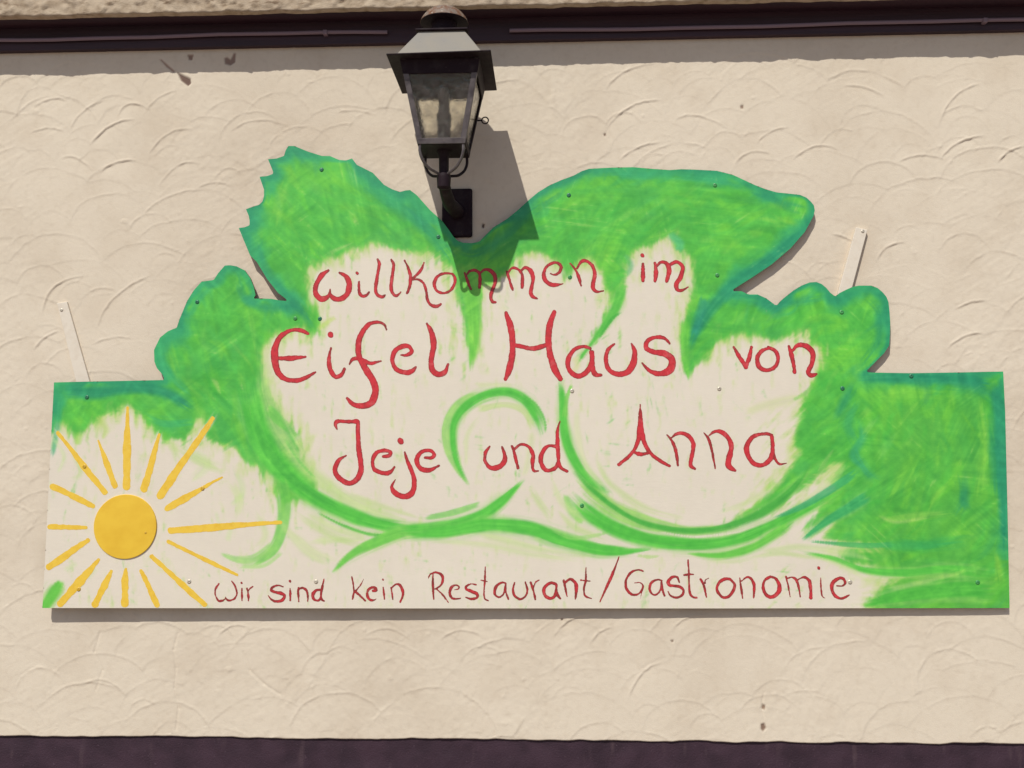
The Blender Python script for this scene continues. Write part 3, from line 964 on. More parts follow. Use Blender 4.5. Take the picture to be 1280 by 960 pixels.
sm([(416, 714, 4), (436, 696, 12), (468, 678, 16), (506, 664, 16), (540, 660, 12)], (112, 200, 80), op=0.9, dry=0.28, seed=112)
sm([(500, 662, 14), (540, 661, 18), (590, 650, 18), (625, 628, 14), (654, 600, 4)], G2, op=0.95, dry=0.22, seed=113, jit=18)
sm([(532, 647, 8), (560, 642, 10), (600, 630, 8)], (118, 200, 90), op=0.7, dry=0.4, seed=114)
sm([(508, 668, 16), (560, 664, 18), (610, 656, 20), (660, 660, 22), (700, 674, 22), (745, 686, 18), (780, 689, 12), (812, 686, 4)], G2, op=0.95, dry=0.22, seed=115, jit=18)
sm([(600, 668, 14), (650, 680, 16), (700, 692, 12), (740, 694, 8)], PALE, op=0.55, dry=0.5, soft=0.9, seed=116)
sm([(690, 662, 6), (716, 672, 8), (750, 668, 6), (764, 662, 3)], (150, 208, 110), op=0.6, dry=0.45, seed=117)
sm([(796, 694, 4), (812, 696, 6), (824, 695, 3)], (170, 208, 120), op=0.6, dry=0.4, seed=118)
# ring round "und"
sm([(586, 606, 3), (572, 586, 10), (560, 556, 16), (560, 528, 18), (575, 506, 18), (600, 494, 16)], (140, 206, 96), op=0.75, dry=0.4, seed=121, streaks=10)
sm([(584, 604, 3), (572, 580, 8), (566, 552, 10), (568, 528, 12), (582, 508, 14), (606, 494, 14), (634, 490, 14), (656, 500, 14), (670, 520, 14), (676, 540, 12)], G2, op=0.92, dry=0.3, seed=122, jit=20, streaks=9)
sm([(598, 512, 10), (630, 506, 10), (654, 514, 10), (666, 536, 8)], (186, 212, 130), op=0.6, dry=0.45, seed=123)
sm([(648, 492, 4), (668, 504, 5), (680, 524, 5), (682, 540, 4)], (100, 190, 80), op=0.8, dry=0.3, seed=124)
sm([(594, 482, 10), (620, 480, 10), (640, 482, 8)], (200, 214, 150), op=0.5, dry=0.5, soft=0.9, seed=125)
sm([(665, 540, 16), (662, 570, 14), (655, 594, 10)], (204, 214, 156), op=0.55, dry=0.5, soft=0.9, seed=126)
# right bowl
sm([(700, 478, 6), (703, 500, 10), (704, 530, 12), (712, 562, 14), (730, 594, 16), (758, 620, 16)], G2, op=0.92, dry=0.26, seed=131, jit=18)
sm([(714, 482, 5), (708, 500, 7), (706, 522, 8)], (120, 200, 84), op=0.8, dry=0.35, seed=132)
sm([(722, 510, 14), (722, 540, 16), (732, 580, 16), (756, 612, 14)], (206, 216, 160), op=0.5, dry=0.5, soft=0.9, seed=133)
sm([(722, 600, 8), (740, 618, 20), (774, 640, 26), (818, 656, 20), (870, 664, 14), (930, 655, 10)], (140, 206, 90), op=0.75, dry=0.42, seed=134, streaks=11)
sm([(718, 590, 4), (738, 610, 7), (764, 632, 8), (800, 652, 8), (850, 663, 9), (900, 660, 10), (950, 642, 12), (990, 612, 10), (1012, 582, 4)], DEEP, op=0.85, dry=0.32, seed=135)
sm([(716, 622, 14), (736, 642, 22), (772, 662, 22), (820, 676, 20), (870, 680, 18), (920, 674, 16), (966, 656, 14), (1010, 634, 14), (1050, 612, 10)], G2, op=0.95, dry=0.24, seed=136, jit=20)
sm([(706, 618, 10), (716, 640, 16), (730, 654, 12)], (130, 204, 92), op=0.7, dry=0.45, soft=0.8, seed=137)
sm([(860, 692, 5), (900, 694, 9), (940, 684, 12), (974, 664, 12), (990, 652, 6)], (100, 196, 72), op=0.85, dry=0.3, seed=138)
sm([(820, 664, 3), (870, 671, 4), (930, 664, 3)], CREAM, op=0.75, dry=0.3, seed=139, halo=False)
sm([(950, 690, 10), (1000, 684, 14), (1050, 690, 14), (1090, 700, 10)], PALE, op=0.5, dry=0.45, soft=0.9, seed=140)
sm([(990, 640, 14), (1030, 612, 22), (1056, 580, 16)], PALE, op=0.5, dry=0.5, soft=0.9, seed=141)
sm([(1004, 674, 4), (1024, 658, 10), (1052, 640, 14), (1084, 620, 16)], (60, 170, 96), op=0.9, dry=0.28, seed=142)
sm([(968, 648, 4), (1000, 634, 9), (1036, 614, 12), (1070, 590, 12)], (54, 164, 104), op=0.75, dry=0.36, seed=143)
sm([(1010, 676, 3), (1050, 680, 7), (1090, 682, 8), (1120, 680, 8)], (70, 174, 96), op=0.8, dry=0.3, seed=144)
sm([(1000, 690, 4), (1040, 698, 7), (1080, 712, 9), (1130, 716, 12), (1180, 712, 14), (1230, 716, 18)], G2, op=0.9, dry=0.28, seed=145)
sm([(1110, 738, 12), (1150, 728, 12), (1190, 718, 8)], PALE, op=0.5, dry=0.45, soft=0.8, seed=146)
sm([(1082, 756, 8), (1120, 746, 18), (1180, 738, 26), (1240, 736, 30)], (80, 182, 66), op=0.95, dry=0.2, seed=147)
sm([(932, 516, 14), (960, 506, 20), (1000, 496, 18)], (206, 212, 156), op=0.55, dry=0.45, soft=0.9, seed=148)
sm([(992, 500, 5), (1008, 490, 7), (1016, 480, 6)], (130, 196, 96), op=0.6, dry=0.4, seed=149)
sm([(1024, 590, 6), (1032, 576, 7), (1042, 562, 4)], (130, 190, 96), op=0.6, dry=0.4, seed=150)
# stems through the middle of the leaves
sm([(778, 356, 16), (770, 384, 14), (756, 406, 10), (738, 430, 6), (726, 446, 6), (720, 455, 3)], (92, 192, 74), op=0.9, dry=0.26, seed=151)
sm([(776, 390, 4), (764, 400, 5), (748, 424, 4)], DEEP, op=0.8, dry=0.3, seed=152)
sm([(718, 446, 16), (722, 456, 14), (716, 466, 8)], (206, 212, 140), op=0.5, dry=0.4, soft=0.9, seed=153)
sm([(582, 330, 26), (590, 380, 22), (592, 420, 16), (588, 462, 4)], (112, 200, 74), op=0.9, dry=0.3, seed=154)
sm([(858, 400, 16), (856, 436, 14), (860, 474, 5)], (104, 196, 72), op=0.8, dry=0.32, seed=155)
sm([(398, 412, 10), (410, 402, 12), (420, 396, 8)], (190, 212, 110), op=0.6, dry=0.4, soft=0.9, seed=156)
# corner dab bottom left, pale wash round the sun
sm([(52, 764, 14), (61, 750, 18), (70, 736, 18), (76, 726, 8)], (100, 194, 72), op=0.9, dry=0.25, soft=0.6, seed=161)
for k, q in enumerate([[(66, 548, 8), (80, 570, 14), (74, 590, 10)], [(232, 560, 24), (256, 580, 26), (240, 600, 14)], [(296, 590, 12), (302, 615, 16), (288, 632, 10)], [(80, 712, 8), (96, 704, 10)],
                       [(292, 650, 10), (284, 676, 12)], [(62, 600, 6), (68, 625, 8)], [(270, 640, 8), (276, 665, 10)], [(110, 725, 8), (120, 710, 10)]]):
    sm(q, (198, 216, 158), op=0.45, dry=0.5, soft=0.9, seed=170 + k)
sm([(100, 540, 20), (96, 556, 14)], (150, 206, 90), op=0.6, dry=0.45, soft=0.9, seed=181)
sm([(122, 520, 16), (132, 536, 16), (128, 548, 8)], (182, 210, 112), op=0.65, dry=0.45, soft=0.9, seed=182)
# cream halo left open round the sun's rays
RAYS = [((158.1, 607.9, 8), (159.5, 509.5, 3)), ((180, 610.8, 7), (199, 543, 2.5)), ((200.4, 619.5, 7.5), (266, 523, 4)), ((209, 635.6, 6.5), (277.6, 596.5, 1.5)),
        ((213.5, 663.3, 7), (350.5, 653, 3.5)), ((210.6, 677, 4), (296.6, 718.7, 3)), ((190, 696, 4.5), (255.6, 755.5, 5.5)), ((176.2, 713.7, 3.5), (196.3, 756, 5.5)),
        ((157.2, 711.4, 3), (156, 755, 7)), ((139.1, 714.3, 3.5), (118.8, 755.5, 6.5)), ((123.1, 699.7, 3.5), (75.5, 754.5, 8)), ((110, 675.5, 4), (61, 708.8, 7)),
        ((107.6, 659.5, 3), (62, 658.5, 5)), ((116.4, 632.7, 5), (66, 608.3, 6)), ((131, 615.2, 6), (72, 541.0, 3.5)), ((143.5, 607.3, 6), (123, 551, 2.5))]
for k, (a, b) in enumerate(RAYS):
    if b[1] < 600:
        m_ = ((a[0] + b[0]) / 2, (a[1] + b[1]) / 2)
        e_ = (b[0] + (b[0] - a[0]) * 0.06, b[1] + (b[1] - a[1]) * 0.06)
        sm([(a[0], a[1], 22), (m_[0], m_[1], 19), (e_[0], e_[1], 11)], CREAM, op=0.92, dry=0.12, soft=0.8, seed=190 + k, jit=3, halo=False, fade=0.12)
# pale washes dragged out beside the stems and round the sun
for k, q in enumerate([[(224, 560, 20), (250, 575, 24), (282, 590, 18)], [(286, 600, 16), (300, 625, 18), (296, 650, 12)], [(212, 548, 14), (224, 580, 16)], [(320, 640, 14), (332, 668, 16), (318, 690, 12)], [(90, 560, 12), (100, 590, 14), (86, 600, 10)],
                       [(360, 660, 18), (392, 690, 20), (420, 702, 14)], [(368, 640, 16), (410, 668, 20), (450, 684, 14)], [(540, 676, 12), (600, 680, 16), (660, 692, 16), (720, 700, 10)], [(700, 640, 14), (720, 660, 18), (760, 676, 14)], [(690, 600, 12), (704, 630, 16), (730, 650, 14)],
                       [(740, 560, 10), (760, 600, 14), (800, 632, 16), (850, 648, 12)], [(340, 470, 12), (350, 510, 14), (376, 560, 14), (410, 600, 12)], [(430, 616, 12), (480, 634, 14), (520, 646, 10)], [(600, 520, 10), (584, 545, 12), (584, 580, 10)], [(660, 608, 12), (676, 630, 16), (690, 650, 14)],
                       [(1000, 690, 12), (1050, 706, 16), (1090, 726, 14)], [(940, 696, 10), (980, 692, 12), (1020, 700, 10)], [(900, 640, 10), (950, 620, 14), (980, 590, 10)], [(1086, 735, 14), (1100, 748, 14)], [(870, 700, 8), (920, 702, 10), (960, 694, 8)]]):
    sm(q, (196, 214, 148) if k % 2 else (180, 210, 126), op=0.5, dry=0.55, soft=0.95, seed=1200 + 3 * k, fade=0.3, halo=False, streaks=14)
# blue-green passages and yellow-green streaks on the right-hand block
for k, (q, c) in enumerate([([(1180, 478, 26), (1220, 484, 30), (1246, 500, 26)], DTEAL), ([(1236, 520, 24), (1244, 570, 26), (1248, 630, 20)], DTEAL), ([(1200, 590, 22), (1206, 620, 26), (1196, 644, 18)], (52, 152, 92)), ([(1244, 640, 18), (1240, 680, 22), (1216, 700, 18)], (60, 160, 84)),
                            ([(1072, 500, 20), (1060, 530, 26), (1074, 560, 22)], (56, 164, 104)), ([(1066, 560, 18), (1084, 590, 20), (1100, 600, 14)], (58, 166, 120)), ([(1110, 672, 18), (1160, 680, 24), (1220, 672, 18)], (58, 166, 86)), ([(1140, 470, 12), (1160, 490, 16), (1150, 510, 12)], (56, 150, 92)),
                            ([(1090, 500, 22), (1130, 490, 26), (1180, 496, 20)], (118, 200, 70)), ([(1226, 500, 16), (1230, 560, 18), (1222, 620, 14)], (124, 200, 72)), ([(1150, 560, 20), (1130, 590, 22), (1112, 625, 16)], (108, 192, 66)), ([(1100, 650, 14), (1140, 645, 18), (1190, 640, 14)], (140, 202, 84)),
                            ([(1120, 720, 12), (1170, 722, 16), (1210, 712, 10)], (150, 204, 96)), ([(1246, 690, 12), (1250, 730, 16)], (132, 196, 70)), ([(1190, 600, 10), (1170, 620, 12), (1160, 640, 8)], (120, 196, 72)), ([(1096, 520, 12), (1078, 545, 14)], (116, 196, 90))]):
    sm(q, c, op=0.62, dry=0.5, soft=0.95, seed=1300 + 7 * k, fade=0.3, clip=GC, streaks=12)
green_on = np.clip(blur((paint[..., 1] - paint[..., 0] > 30).astype(np.float32), 1.2), 0, 1)
mod = (0.20 * BR + 0.36 * BR2) * (0.2 + 0.8 * GC) + 0.12 * wrinkle
paint[..., 0] *= 1 + green_on * mod * 1.25
paint[..., 1] *= 1 + green_on * mod * 0.62
paint[..., 2] *= 1 + green_on * mod * 0.5
# bare primer where the brush skipped
over((200, 212, 130), 0.28 * green_on * GC * sstep(0.20, 0.34, BR + 0.25 * BR2 + 0.1 * wrinkle))
# faint scuffs
for k in range(26):
    x, y = rp.uniform(380, 1000), rp.uniform(360, 640)
    sm([(x, y, 2.5), (x + rp.uniform(-5, 5), y + rp.uniform(-2, 2), 3)], (196, 184, 164), op=0.35, dry=0.5, seed=400 + k)
weave = 1 + 0.02 * wrinkle + 0.010 * np.sin(xx * 1.9) * np.sin(yy * 1.9)
paint *= weave[..., None]
paint = np.clip(paint, 8, 250)

# ------------------------------------------------------------------ the sign: board mesh
sign = empty('welcome_sign', (-0.1, -0.02, 1.25), 'large hand-painted plywood welcome sign with green leaves, yellow sun and red lettering', 'sign')


def sdf_board():
    st = 1.25
    xs = np.arange(48, 1268, st)
    ys = np.arange(178, 766, st)
    GX, GY = np.meshgrid(xs, ys)
    big = poly_mask(OUT * 4, 1280 * 4, 960 * 4)
    ins = big[np.clip((GY * 4).astype(int), 0, 3839), np.clip((GX * 4).astype(int), 0, 5119)]
    cell = ins[:-1, :-1] | ins[:-1, 1:] | ins[1:, 1:] | ins[1:, :-1]
    used = np.zeros_like(ins)
    used[:-1, :-1] |= cell
    used[:-1, 1:] |= cell
    used[1:, 1:] |= cell
    used[1:, :-1] |= cell
    rimv = used & ~ins
    _, bx, by = seg_dist(GX[rimv], GY[rimv], OUT)
    GX[rimv] = bx
    GY[rimv] = by
    ids = np.full(ins.shape, -1)
    ids[used] = np.arange(used.sum())
    q = np.stack([ids[1:, :-1], ids[1:, 1:], ids[:-1, 1:], ids[:-1, :-1]], -1)[cell]
    return GX[used], GY[used], q


bxp, byp, bq = sdf_board()
front = on_board(bxp, byp)
ix = np.clip(bxp.astype(int), 0, 1278)
iy = np.clip(byp.astype(int), 0, 958)
fx, fy = (bxp - ix)[:, None], (byp - iy)[:, None]
fx, fy = np.clip(fx, 0, 1), np.clip(fy, 0, 1)
bc = (paint[iy, ix] * (1 - fx) + paint[iy, ix + 1] * fx) * (1 - fy) + (paint[iy + 1, ix] * (1 - fx) + paint[iy + 1, ix + 1] * fx) * fy
link('board', mesh_np('board', front, quads=bq, cols=alb(bc)), M_board, sign)
board = sign.children[0]
# the sheet's thickness: sides and back as one closed rim, set a hair behind the painted face
THICK = 0.008
oc = np.concatenate([catmull(OUT[[k, (k + 1) % len(OUT)]], 4.0)[:-1] for k in range(len(OUT))])
f0 = on_board(oc[:, 0], oc[:, 1], -0.0002)
f1 = on_board(oc[:, 0], oc[:, 1], 0.0)
f1 = np.stack([f0[:, 0], f0[:, 1] + THICK, f0[:, 2]], -1)
n = len(oc)
k0 = np.arange(n)
k1 = (k0 + 1) % n
me = bpy.data.meshes.new('board_edge')
me.from_pydata([tuple(p) for p in np.concatenate([f0, f1])], [], [(int(a), int(b), int(b + n), int(a + n)) for a, b in zip(k0, k1)] + [tuple(range(n, 2 * n))])
me.update()
link('board_edge', me, M_edge, sign)
# battens between the sheet and the wall
for py in (520, 720):
    a = on_board(90.0, py, -THICK - 0.0004)
    b = on_board(1235.0, py, -THICK - 0.0004)
    mb = MB()
    mb.hexa([(a[0], a[1], a[2] - 0.02), (b[0], b[1], b[2] - 0.02), (b[0], 0.002, b[2] - 0.02), (a[0], 0.002, a[2] - 0.02),
             (a[0], a[1], a[2] + 0.02), (b[0], b[1], b[2] + 0.02), (b[0], 0.002, b[2] + 0.02), (a[0], 0.002, a[2] + 0.02)])
    mb.build('batten', M_batten, sign)

# ------------------------------------------------------------------ brush marks as clean flat shapes
RED, RED2 = np.array((206, 54, 62), float), np.array((138, 54, 50), float)


def brush_shape(name, strokes, dots, lift, mat, parent, colour=True, step=0.55, seed=0, fat=1.22):
    """union of variable-width brush strokes (photo pixels) as one flat conforming mesh"""
    P = []
    for s in strokes:
        c = catmull(s, 0.7)
        tl = np.linspace(0, 1, len(c))
        c[:, 2] *= fat
        c[:, 2] *= 1 + 0.10 * np.sin(tl * 9 + seed) + 0.05 * np.sin(tl * 31 + seed * 2)
        P.append(c)
    for (x, y, r) in dots:
        P.append(np.array([[x, y, 2 * r], [x + 0.2 * r, y + 0.35 * r, 1.7 * r], [x - 0.15 * r, y - 0.2 * r, 1.8 * r]]))
    P = np.concatenate(P)
    m = P[:, 2].max() / 2 + 2 * step
    xs = np.arange(P[:, 0].min() - m, P[:, 0].max() + m, step)
    ys = np.arange(P[:, 1].min() - m, P[:, 1].max() + m, step)
    GX, GY = np.meshgrid(xs, ys)
    sdf = np.full(GX.shape, 1e9, np.float32)
    wl = np.zeros(GX.shape, np.float32)
    for k0 in range(0, len(P), 64):
        pp = P[k0:k0 + 64]
        d = np.hypot(GX[..., None] - pp[:, 0], GY[..., None] - pp[:, 1]) - pp[:, 2] / 2
        j = d.argmin(-1)
        dm = np.take_along_axis(d, j[..., None], -1)[..., 0]
        c = dm < sdf
        sdf = np.where(c, dm, sdf)
        wl = np.where(c, pp[j, 2], wl)
    sdf = sdf + 0.45 * (vnoise(GX / 1.4, GY / 1.4, 500 + seed % 30) - 0.5) + 0.7 * (vnoise(GX / 5, GY / 5, 510 + seed % 30) - 0.5)
    gy_, gx_ = np.gradient(sdf, step)
    g2 = np.maximum(gx_ ** 2 + gy_ ** 2, 0.3)
    ins = sdf < 0
    cell = ins[:-1, :-1] | ins[:-1, 1:] | ins[1:, 1:] | ins[1:, :-1]
    used = np.zeros_like(ins)
    used[:-1, :-1] |= cell
    used[:-1, 1:] |= cell
    used[1:, 1:] |= cell
    used[1:, :-1] |= cell
    mv = used & ~ins
    mx = np.clip(sdf * gx_ / g2, -step, step)
    my = np.clip(sdf * gy_ / g2, -step, step)
    X2 = np.where(mv, GX - mx, GX)
    Y2 = np.where(mv, GY - my, GY)
    ids = np.full(ins.shape, -1)
    ids[used] = np.arange(used.sum())
    q = np.stack([ids[1:, :-1], ids[1:, 1:], ids[:-1, 1:], ids[:-1, :-1]], -1)[cell]
    V = on_board(X2[used], Y2[used], lift)
    cols = None
    if colour:
        x, y = X2[used], Y2[used]
        t = (0.35 + 0.65 * sstep(2.0, 5.0, wl[used])) * (0.40 + 0.60 * sstep(0.2, 1.7, -sdf[used]))
        t = np.clip(t * 1.0 + 0.6 * (vnoise(x / 4, y / 6, 530 + seed % 30) - 0.45) + 0.5 * (vnoise(x / 1.3, y / 2.2, 560 + seed % 30) - 0.5), 0, 1)[:, None]
        thin = (0.26 * sstep(0.62, 0.85, fbm(x / 5, y / 5, 575 + seed % 30, 2)))[:, None]
        cols = alb((RED2 * (1 - t) + RED * t) * (1 - thin) + np.array((226, 150, 140.0)) * thin)
    return link(name, mesh_np(name, V, quads=q, cols=cols), mat, parent)


T = lambda x0, y0, s: (lambda pts: [(x0 + p[0] / s, y0 + p[1] / s, (p[2] / s) if len(p) > 2 else 0) for p in pts])
A = T(380, 300, 6.4)
B = T(570, 300, 6.4)
C = T(600, 290, 4.0)
D = T(880, 340, 3.2)
E_ = T(320, 290, 4.0)
F = T(320, 460, 4.0)
G = T(600, 460, 4.0)
H = T(770, 490, 5.565)
K1 = T(260, 700, 8.0)
K2 = T(430, 700, 8.0)
K3 = T(580, 690, 6.4)
K4 = T(770, 690, 8.0)
K5 = T(910, 690, 7.53)
LET = [
    # willkommen im
    (A, [[(195, 243, 14), (140, 285, 32), (97, 360, 36), (96, 430, 36), (132, 470, 36), (175, 465, 28), (203, 435, 20), (208, 395, 8)],
         [(208, 395, 8), (214, 440, 22), (247, 470, 34), (300, 468, 36), (348, 425, 38), (363, 355, 38), (338, 295, 30), (285, 262, 16)]], []),
    (A, [[(440, 335, 12), (438, 380, 18), (445, 425, 20), (470, 448, 20), (500, 440, 18), (522, 415, 10)]], [(424, 265, 12)]),
    (A, [[(590, 155, 14), (603, 190, 24), (592, 260, 24), (578, 340, 22), (573, 400, 22), (590, 440, 26), (625, 455, 24), (650, 440, 10)]], []),
    (A, [[(698, 158, 14), (717, 195, 24), (710, 260, 22), (699, 340, 22), (699, 400, 22), (720, 438, 22), (745, 443, 20), (775, 415, 10)]], []),
    (A, [[(805, 165, 12), (832, 220, 18), (850, 280, 20), (850, 340, 22), (838, 395, 20), (825, 425, 14)], [(960, 180, 8), (935, 240, 16), (890, 290, 18), (860, 312, 12)],
         [(860, 318, 14), (910, 315, 16), (955, 345, 18), (977, 410, 18), (985, 470, 18), (1010, 515, 22), (1060, 530, 24), (1095, 512, 12)]], []),
    (A, [[(1190, 272, 16), (1125, 267, 18), (1065, 295, 20), (1043, 350, 22), (1060, 402, 20), (1110, 424, 18), (1170, 405, 18), (1203, 350, 22), (1206, 300, 20), (1182, 268, 14)]], []),
    (B, [[(70, 262, 12), (90, 320, 20), (108, 370, 20), (122, 395, 12)], [(85, 280, 12), (110, 250, 18), (150, 243, 20), (183, 262, 22), (192, 310, 24), (188, 380, 18)],
         [(195, 265, 16), (225, 238, 18), (265, 238, 22), (303, 275, 26), (315, 330, 26), (292, 400, 26), (277, 450, 24), (290, 490, 20), (318, 498, 12)]], []),
    (B, [[(405, 250, 14), (425, 310, 20), (440, 360, 20), (455, 400, 12)], [(415, 270, 12), (440, 230, 16), (475, 225, 18), (510, 245, 20), (530, 290, 22), (530, 380, 20)],
         [(520, 245, 14), (555, 220, 20), (595, 245, 26), (616, 300, 28), (607, 370, 26), (597, 420, 26), (615, 455, 20), (650, 468, 10)]], []),
    (B, [[(757, 268, 8), (785, 278, 12), (825, 260, 18), (840, 215, 20), (815, 185, 20), (770, 185, 20), (720, 220, 22), (702, 280, 26), (725, 335, 26), (780, 360, 26), (855, 350, 10)]], []),
    (B, [[(915, 188, 10), (950, 230, 14), (980, 290, 22), (1000, 365, 14)], [(970, 225, 12), (1000, 175, 20), (1040, 167, 22), (1090, 205, 24), (1110, 270, 26), (1098, 340, 26), (1097, 385, 22), (1125, 413, 18), (1178, 407, 8)]], []),
    (C, [[(815, 160, 12), (815, 200, 18), (815, 243, 16)]], [(812, 116, 10)]),
    (C, [[(875, 155, 12), (880, 200, 18), (875, 245, 16)], [(880, 175, 10), (905, 150, 14), (935, 160, 18), (945, 195, 18), (933, 245, 16)],
         [(945, 165, 12), (985, 150, 16), (1013, 175, 18), (1005, 220, 18), (982, 260, 18), (987, 288, 16), (1010, 291, 12), (1040, 275, 6)]], []),
    # Eifel Haus von
    (E_, [[(260, 508, 14), (225, 492, 18), (175, 492, 18), (125, 520, 22), (97, 575, 26), (94, 640, 28), (110, 700, 24), (150, 736, 22), (205, 742, 22), (255, 725, 18), (298, 700, 8)],
          [(100, 630, 16), (170, 632, 20), (245, 624, 12)]], []),
    (E_, [[(375, 580, 8), (365, 630, 16), (370, 685, 18), (395, 722, 20), (425, 715, 18), (442, 685, 10)]], [(373, 513, 14)]),
    (E_, [[(652, 487, 8), (640, 462, 12), (605, 450, 14), (560, 465, 18), (524, 515, 22), (512, 570, 22), (517, 625, 22), (545, 680, 26), (583, 740, 32), (597, 795, 32), (578, 850, 30), (530, 870, 26), (485, 860, 18), (455, 830, 10)],
          [(468, 660, 8), (485, 635, 14), (520, 634, 16), (570, 656, 18), (625, 645, 6)]], []),
    (E_, [[(725, 615, 8), (755, 615, 14), (778, 597, 16), (765, 573, 16), (730, 572, 18), (695, 595, 20), (682, 640, 20), (700, 685, 20), (745, 702, 20), (780, 695, 18), (798, 675, 8)]], []),
    (E_, [[(855, 458, 10), (880, 510, 22), (888, 570, 24), (876, 640, 24), (882, 690, 24), (910, 711, 24), (945, 700, 18), (960, 662, 10)]], []),
    (C, [[(130, 405, 14), (152, 470, 26), (163, 550, 28), (160, 620, 26), (145, 690, 24), (127, 735, 16)], [(372, 400, 16), (350, 460, 24), (342, 530, 28), (350, 610, 26), (372, 680, 26), (402, 735, 20)],
         [(165, 565, 18), (210, 572, 18), (265, 583, 20), (330, 565, 18)]], []),
    (C, [[(550, 582, 12), (515, 572, 14), (470, 590, 18), (440, 640, 22), (447, 690, 20), (490, 720, 20), (533, 700, 20), (558, 650, 20), (555, 600, 16)], [(562, 600, 14), (563, 650, 20), (565, 690, 20), (580, 713, 18), (605, 715, 12)]], []),
    (C, [[(672, 560, 8), (640, 590, 16), (630, 640, 20), (646, 690, 20), (690, 710, 22), (740, 698, 24), (768, 650, 26), (773, 595, 20), (757, 558, 8)]], []),
    (C, [[(948, 557, 10), (920, 530, 14), (875, 527, 18), (836, 547, 20), (832, 580, 22), (870, 600, 22), (925, 608, 24), (960, 640, 28), (952, 685, 30), (905, 708, 26), (850, 695, 18), (810, 655, 8)]], []),
    (D, [[(118, 300, 8), (145, 345, 14), (168, 380, 14)], [(190, 300, 10), (180, 345, 14), (168, 380, 12)]], []),
    (D, [[(262, 304, 13), (232, 315, 14), (213, 345, 15), (222, 380, 14), (253, 393, 13), (285, 378, 14), (296, 345, 14), (285, 315, 13), (258, 302, 11)]], []),
    (D, [[(340, 298, 10), (352, 340, 14), (363, 400, 12)], [(350, 320, 10), (375, 293, 14), (410, 297, 16), (435, 325, 18), (432, 365, 16), (417, 400, 16), (430, 413, 14), (450, 408, 6)]], []),
    # Jeje und Anna
    (F, [[(405, 305, 8), (397, 280, 14), (412, 266, 16), (460, 268, 16), (508, 268, 18)], [(510, 268, 18), (510, 330, 18), (515, 410, 20), (525, 490, 22), (513, 545, 24), (470, 576, 24), (420, 553, 22), (395, 515, 20), (410, 465, 16), (450, 437, 6)]], []),
    (F, [[(635, 443, 10), (665, 438, 16), (672, 420, 14), (640, 412, 14), (602, 425, 18), (583, 465, 18), (592, 505, 18), (635, 525, 18), (670, 520, 16), (692, 495, 8)]], []),
    (F, [[(743, 420, 6), (755, 460, 12), (780, 520, 18), (791, 570, 22), (783, 620, 24), (745, 643, 22), (700, 628, 20), (679, 595, 14), (697, 558, 6)]], [(722, 365, 15)]),
    (F, [[(845, 448, 10), (875, 450, 14), (891, 435, 16), (875, 414, 16), (840, 414, 16), (812, 435, 20), (805, 470, 20), (825, 503, 18), (870, 510, 18), (915, 487, 8)]], []),
    (G, [[(48, 393, 8), (27, 425, 14), (27, 470, 16), (60, 500, 20), (105, 488, 20), (125, 450, 18), (110, 393, 8)]], []),
    (G, [[(160, 390, 10), (175, 440, 14), (190, 500, 12)], [(168, 410, 8), (205, 382, 12), (245, 395, 14), (265, 435, 16), (262, 480, 16), (268, 513, 14), (290, 515, 8)]], []),
    (G, [[(380, 392, 14), (340, 390, 16), (310, 425, 18), (304, 470, 18), (330, 510, 18), (372, 503, 18), (394, 465, 14)], [(400, 265, 6), (388, 310, 14), (388, 380, 16), (392, 450, 16), (402, 495, 16), (435, 516, 12)]], []),
    (H, [[(168, 88, 6), (165, 180, 18), (163, 280, 26), (142, 370, 22), (97, 440, 22), (20, 505, 16)], [(168, 88, 6), (175, 180, 18), (180, 280, 26), (205, 370, 26), (250, 435, 24), (310, 480, 22), (372, 513, 14)],
         [(120, 415, 14), (170, 433, 22), (220, 425, 18)]], []),
    (H, [[(355, 298, 10), (395, 350, 16), (420, 430, 20), (430, 510, 12)], [(385, 320, 12), (420, 292, 18), (475, 290, 20), (523, 325, 24), (538, 380, 26), (526, 450, 24), (520, 510, 24), (550, 535, 12)]], []),
    (H, [[(612, 285, 8), (645, 330, 14), (670, 420, 16), (690, 530, 8)], [(650, 300, 10), (690, 274, 18), (740, 282, 24), (788, 330, 28), (802, 390, 32), (786, 460, 34), (784, 513, 32), (828, 545, 16)]], []),
    (H, [[(1085, 300, 14), (1040, 290, 16), (960, 307, 22), (912, 370, 32), (917, 440, 32), (960, 498, 28), (1020, 508, 24), (1073, 465, 24), (1090, 380, 18)], [(1085, 310, 20), (1092, 400, 20), (1105, 460, 16), (1135, 500, 12), (1185, 495, 5)]], []),
    # Wir sind kein Restaurant/Gastronomie
    (K1, [[(108, 238, 10), (75, 290, 14), (74, 350, 16), (102, 405, 18), (140, 407, 18), (168, 390, 12), (173, 365, 6)], [(173, 365, 6), (187, 395, 14), (220, 405, 16), (264, 385, 16), (288, 335, 16), (270, 260, 16), (237, 212, 10)]], []),
    (K1, [[(338, 285, 12), (338, 345, 18), (340, 405, 10)]], [(335, 228, 10)]),
    (K1, [[(390, 285, 12), (402, 345, 18), (405, 408, 12)], [(400, 325, 8), (415, 290, 10), (448, 265, 8)]], []),
    (K1, [[(750, 268, 12), (700, 254, 14), (647, 270, 20), (632, 300, 22), (670, 320, 24), (740, 335, 26), (766, 362, 24), (738, 403, 28), (680, 413, 26), (632, 393, 20), (602, 355, 10)]], []),
    (K1, [[(820, 285, 12), (822, 345, 20), (822, 405, 10)]], [(818, 212, 12)]),
    (K1, [[(905, 280, 16), (903, 340, 16), (908, 415, 10)], [(905, 295, 12), (945, 278, 16), (985, 305, 18), (998, 360, 16), (997, 415, 8)]], []),
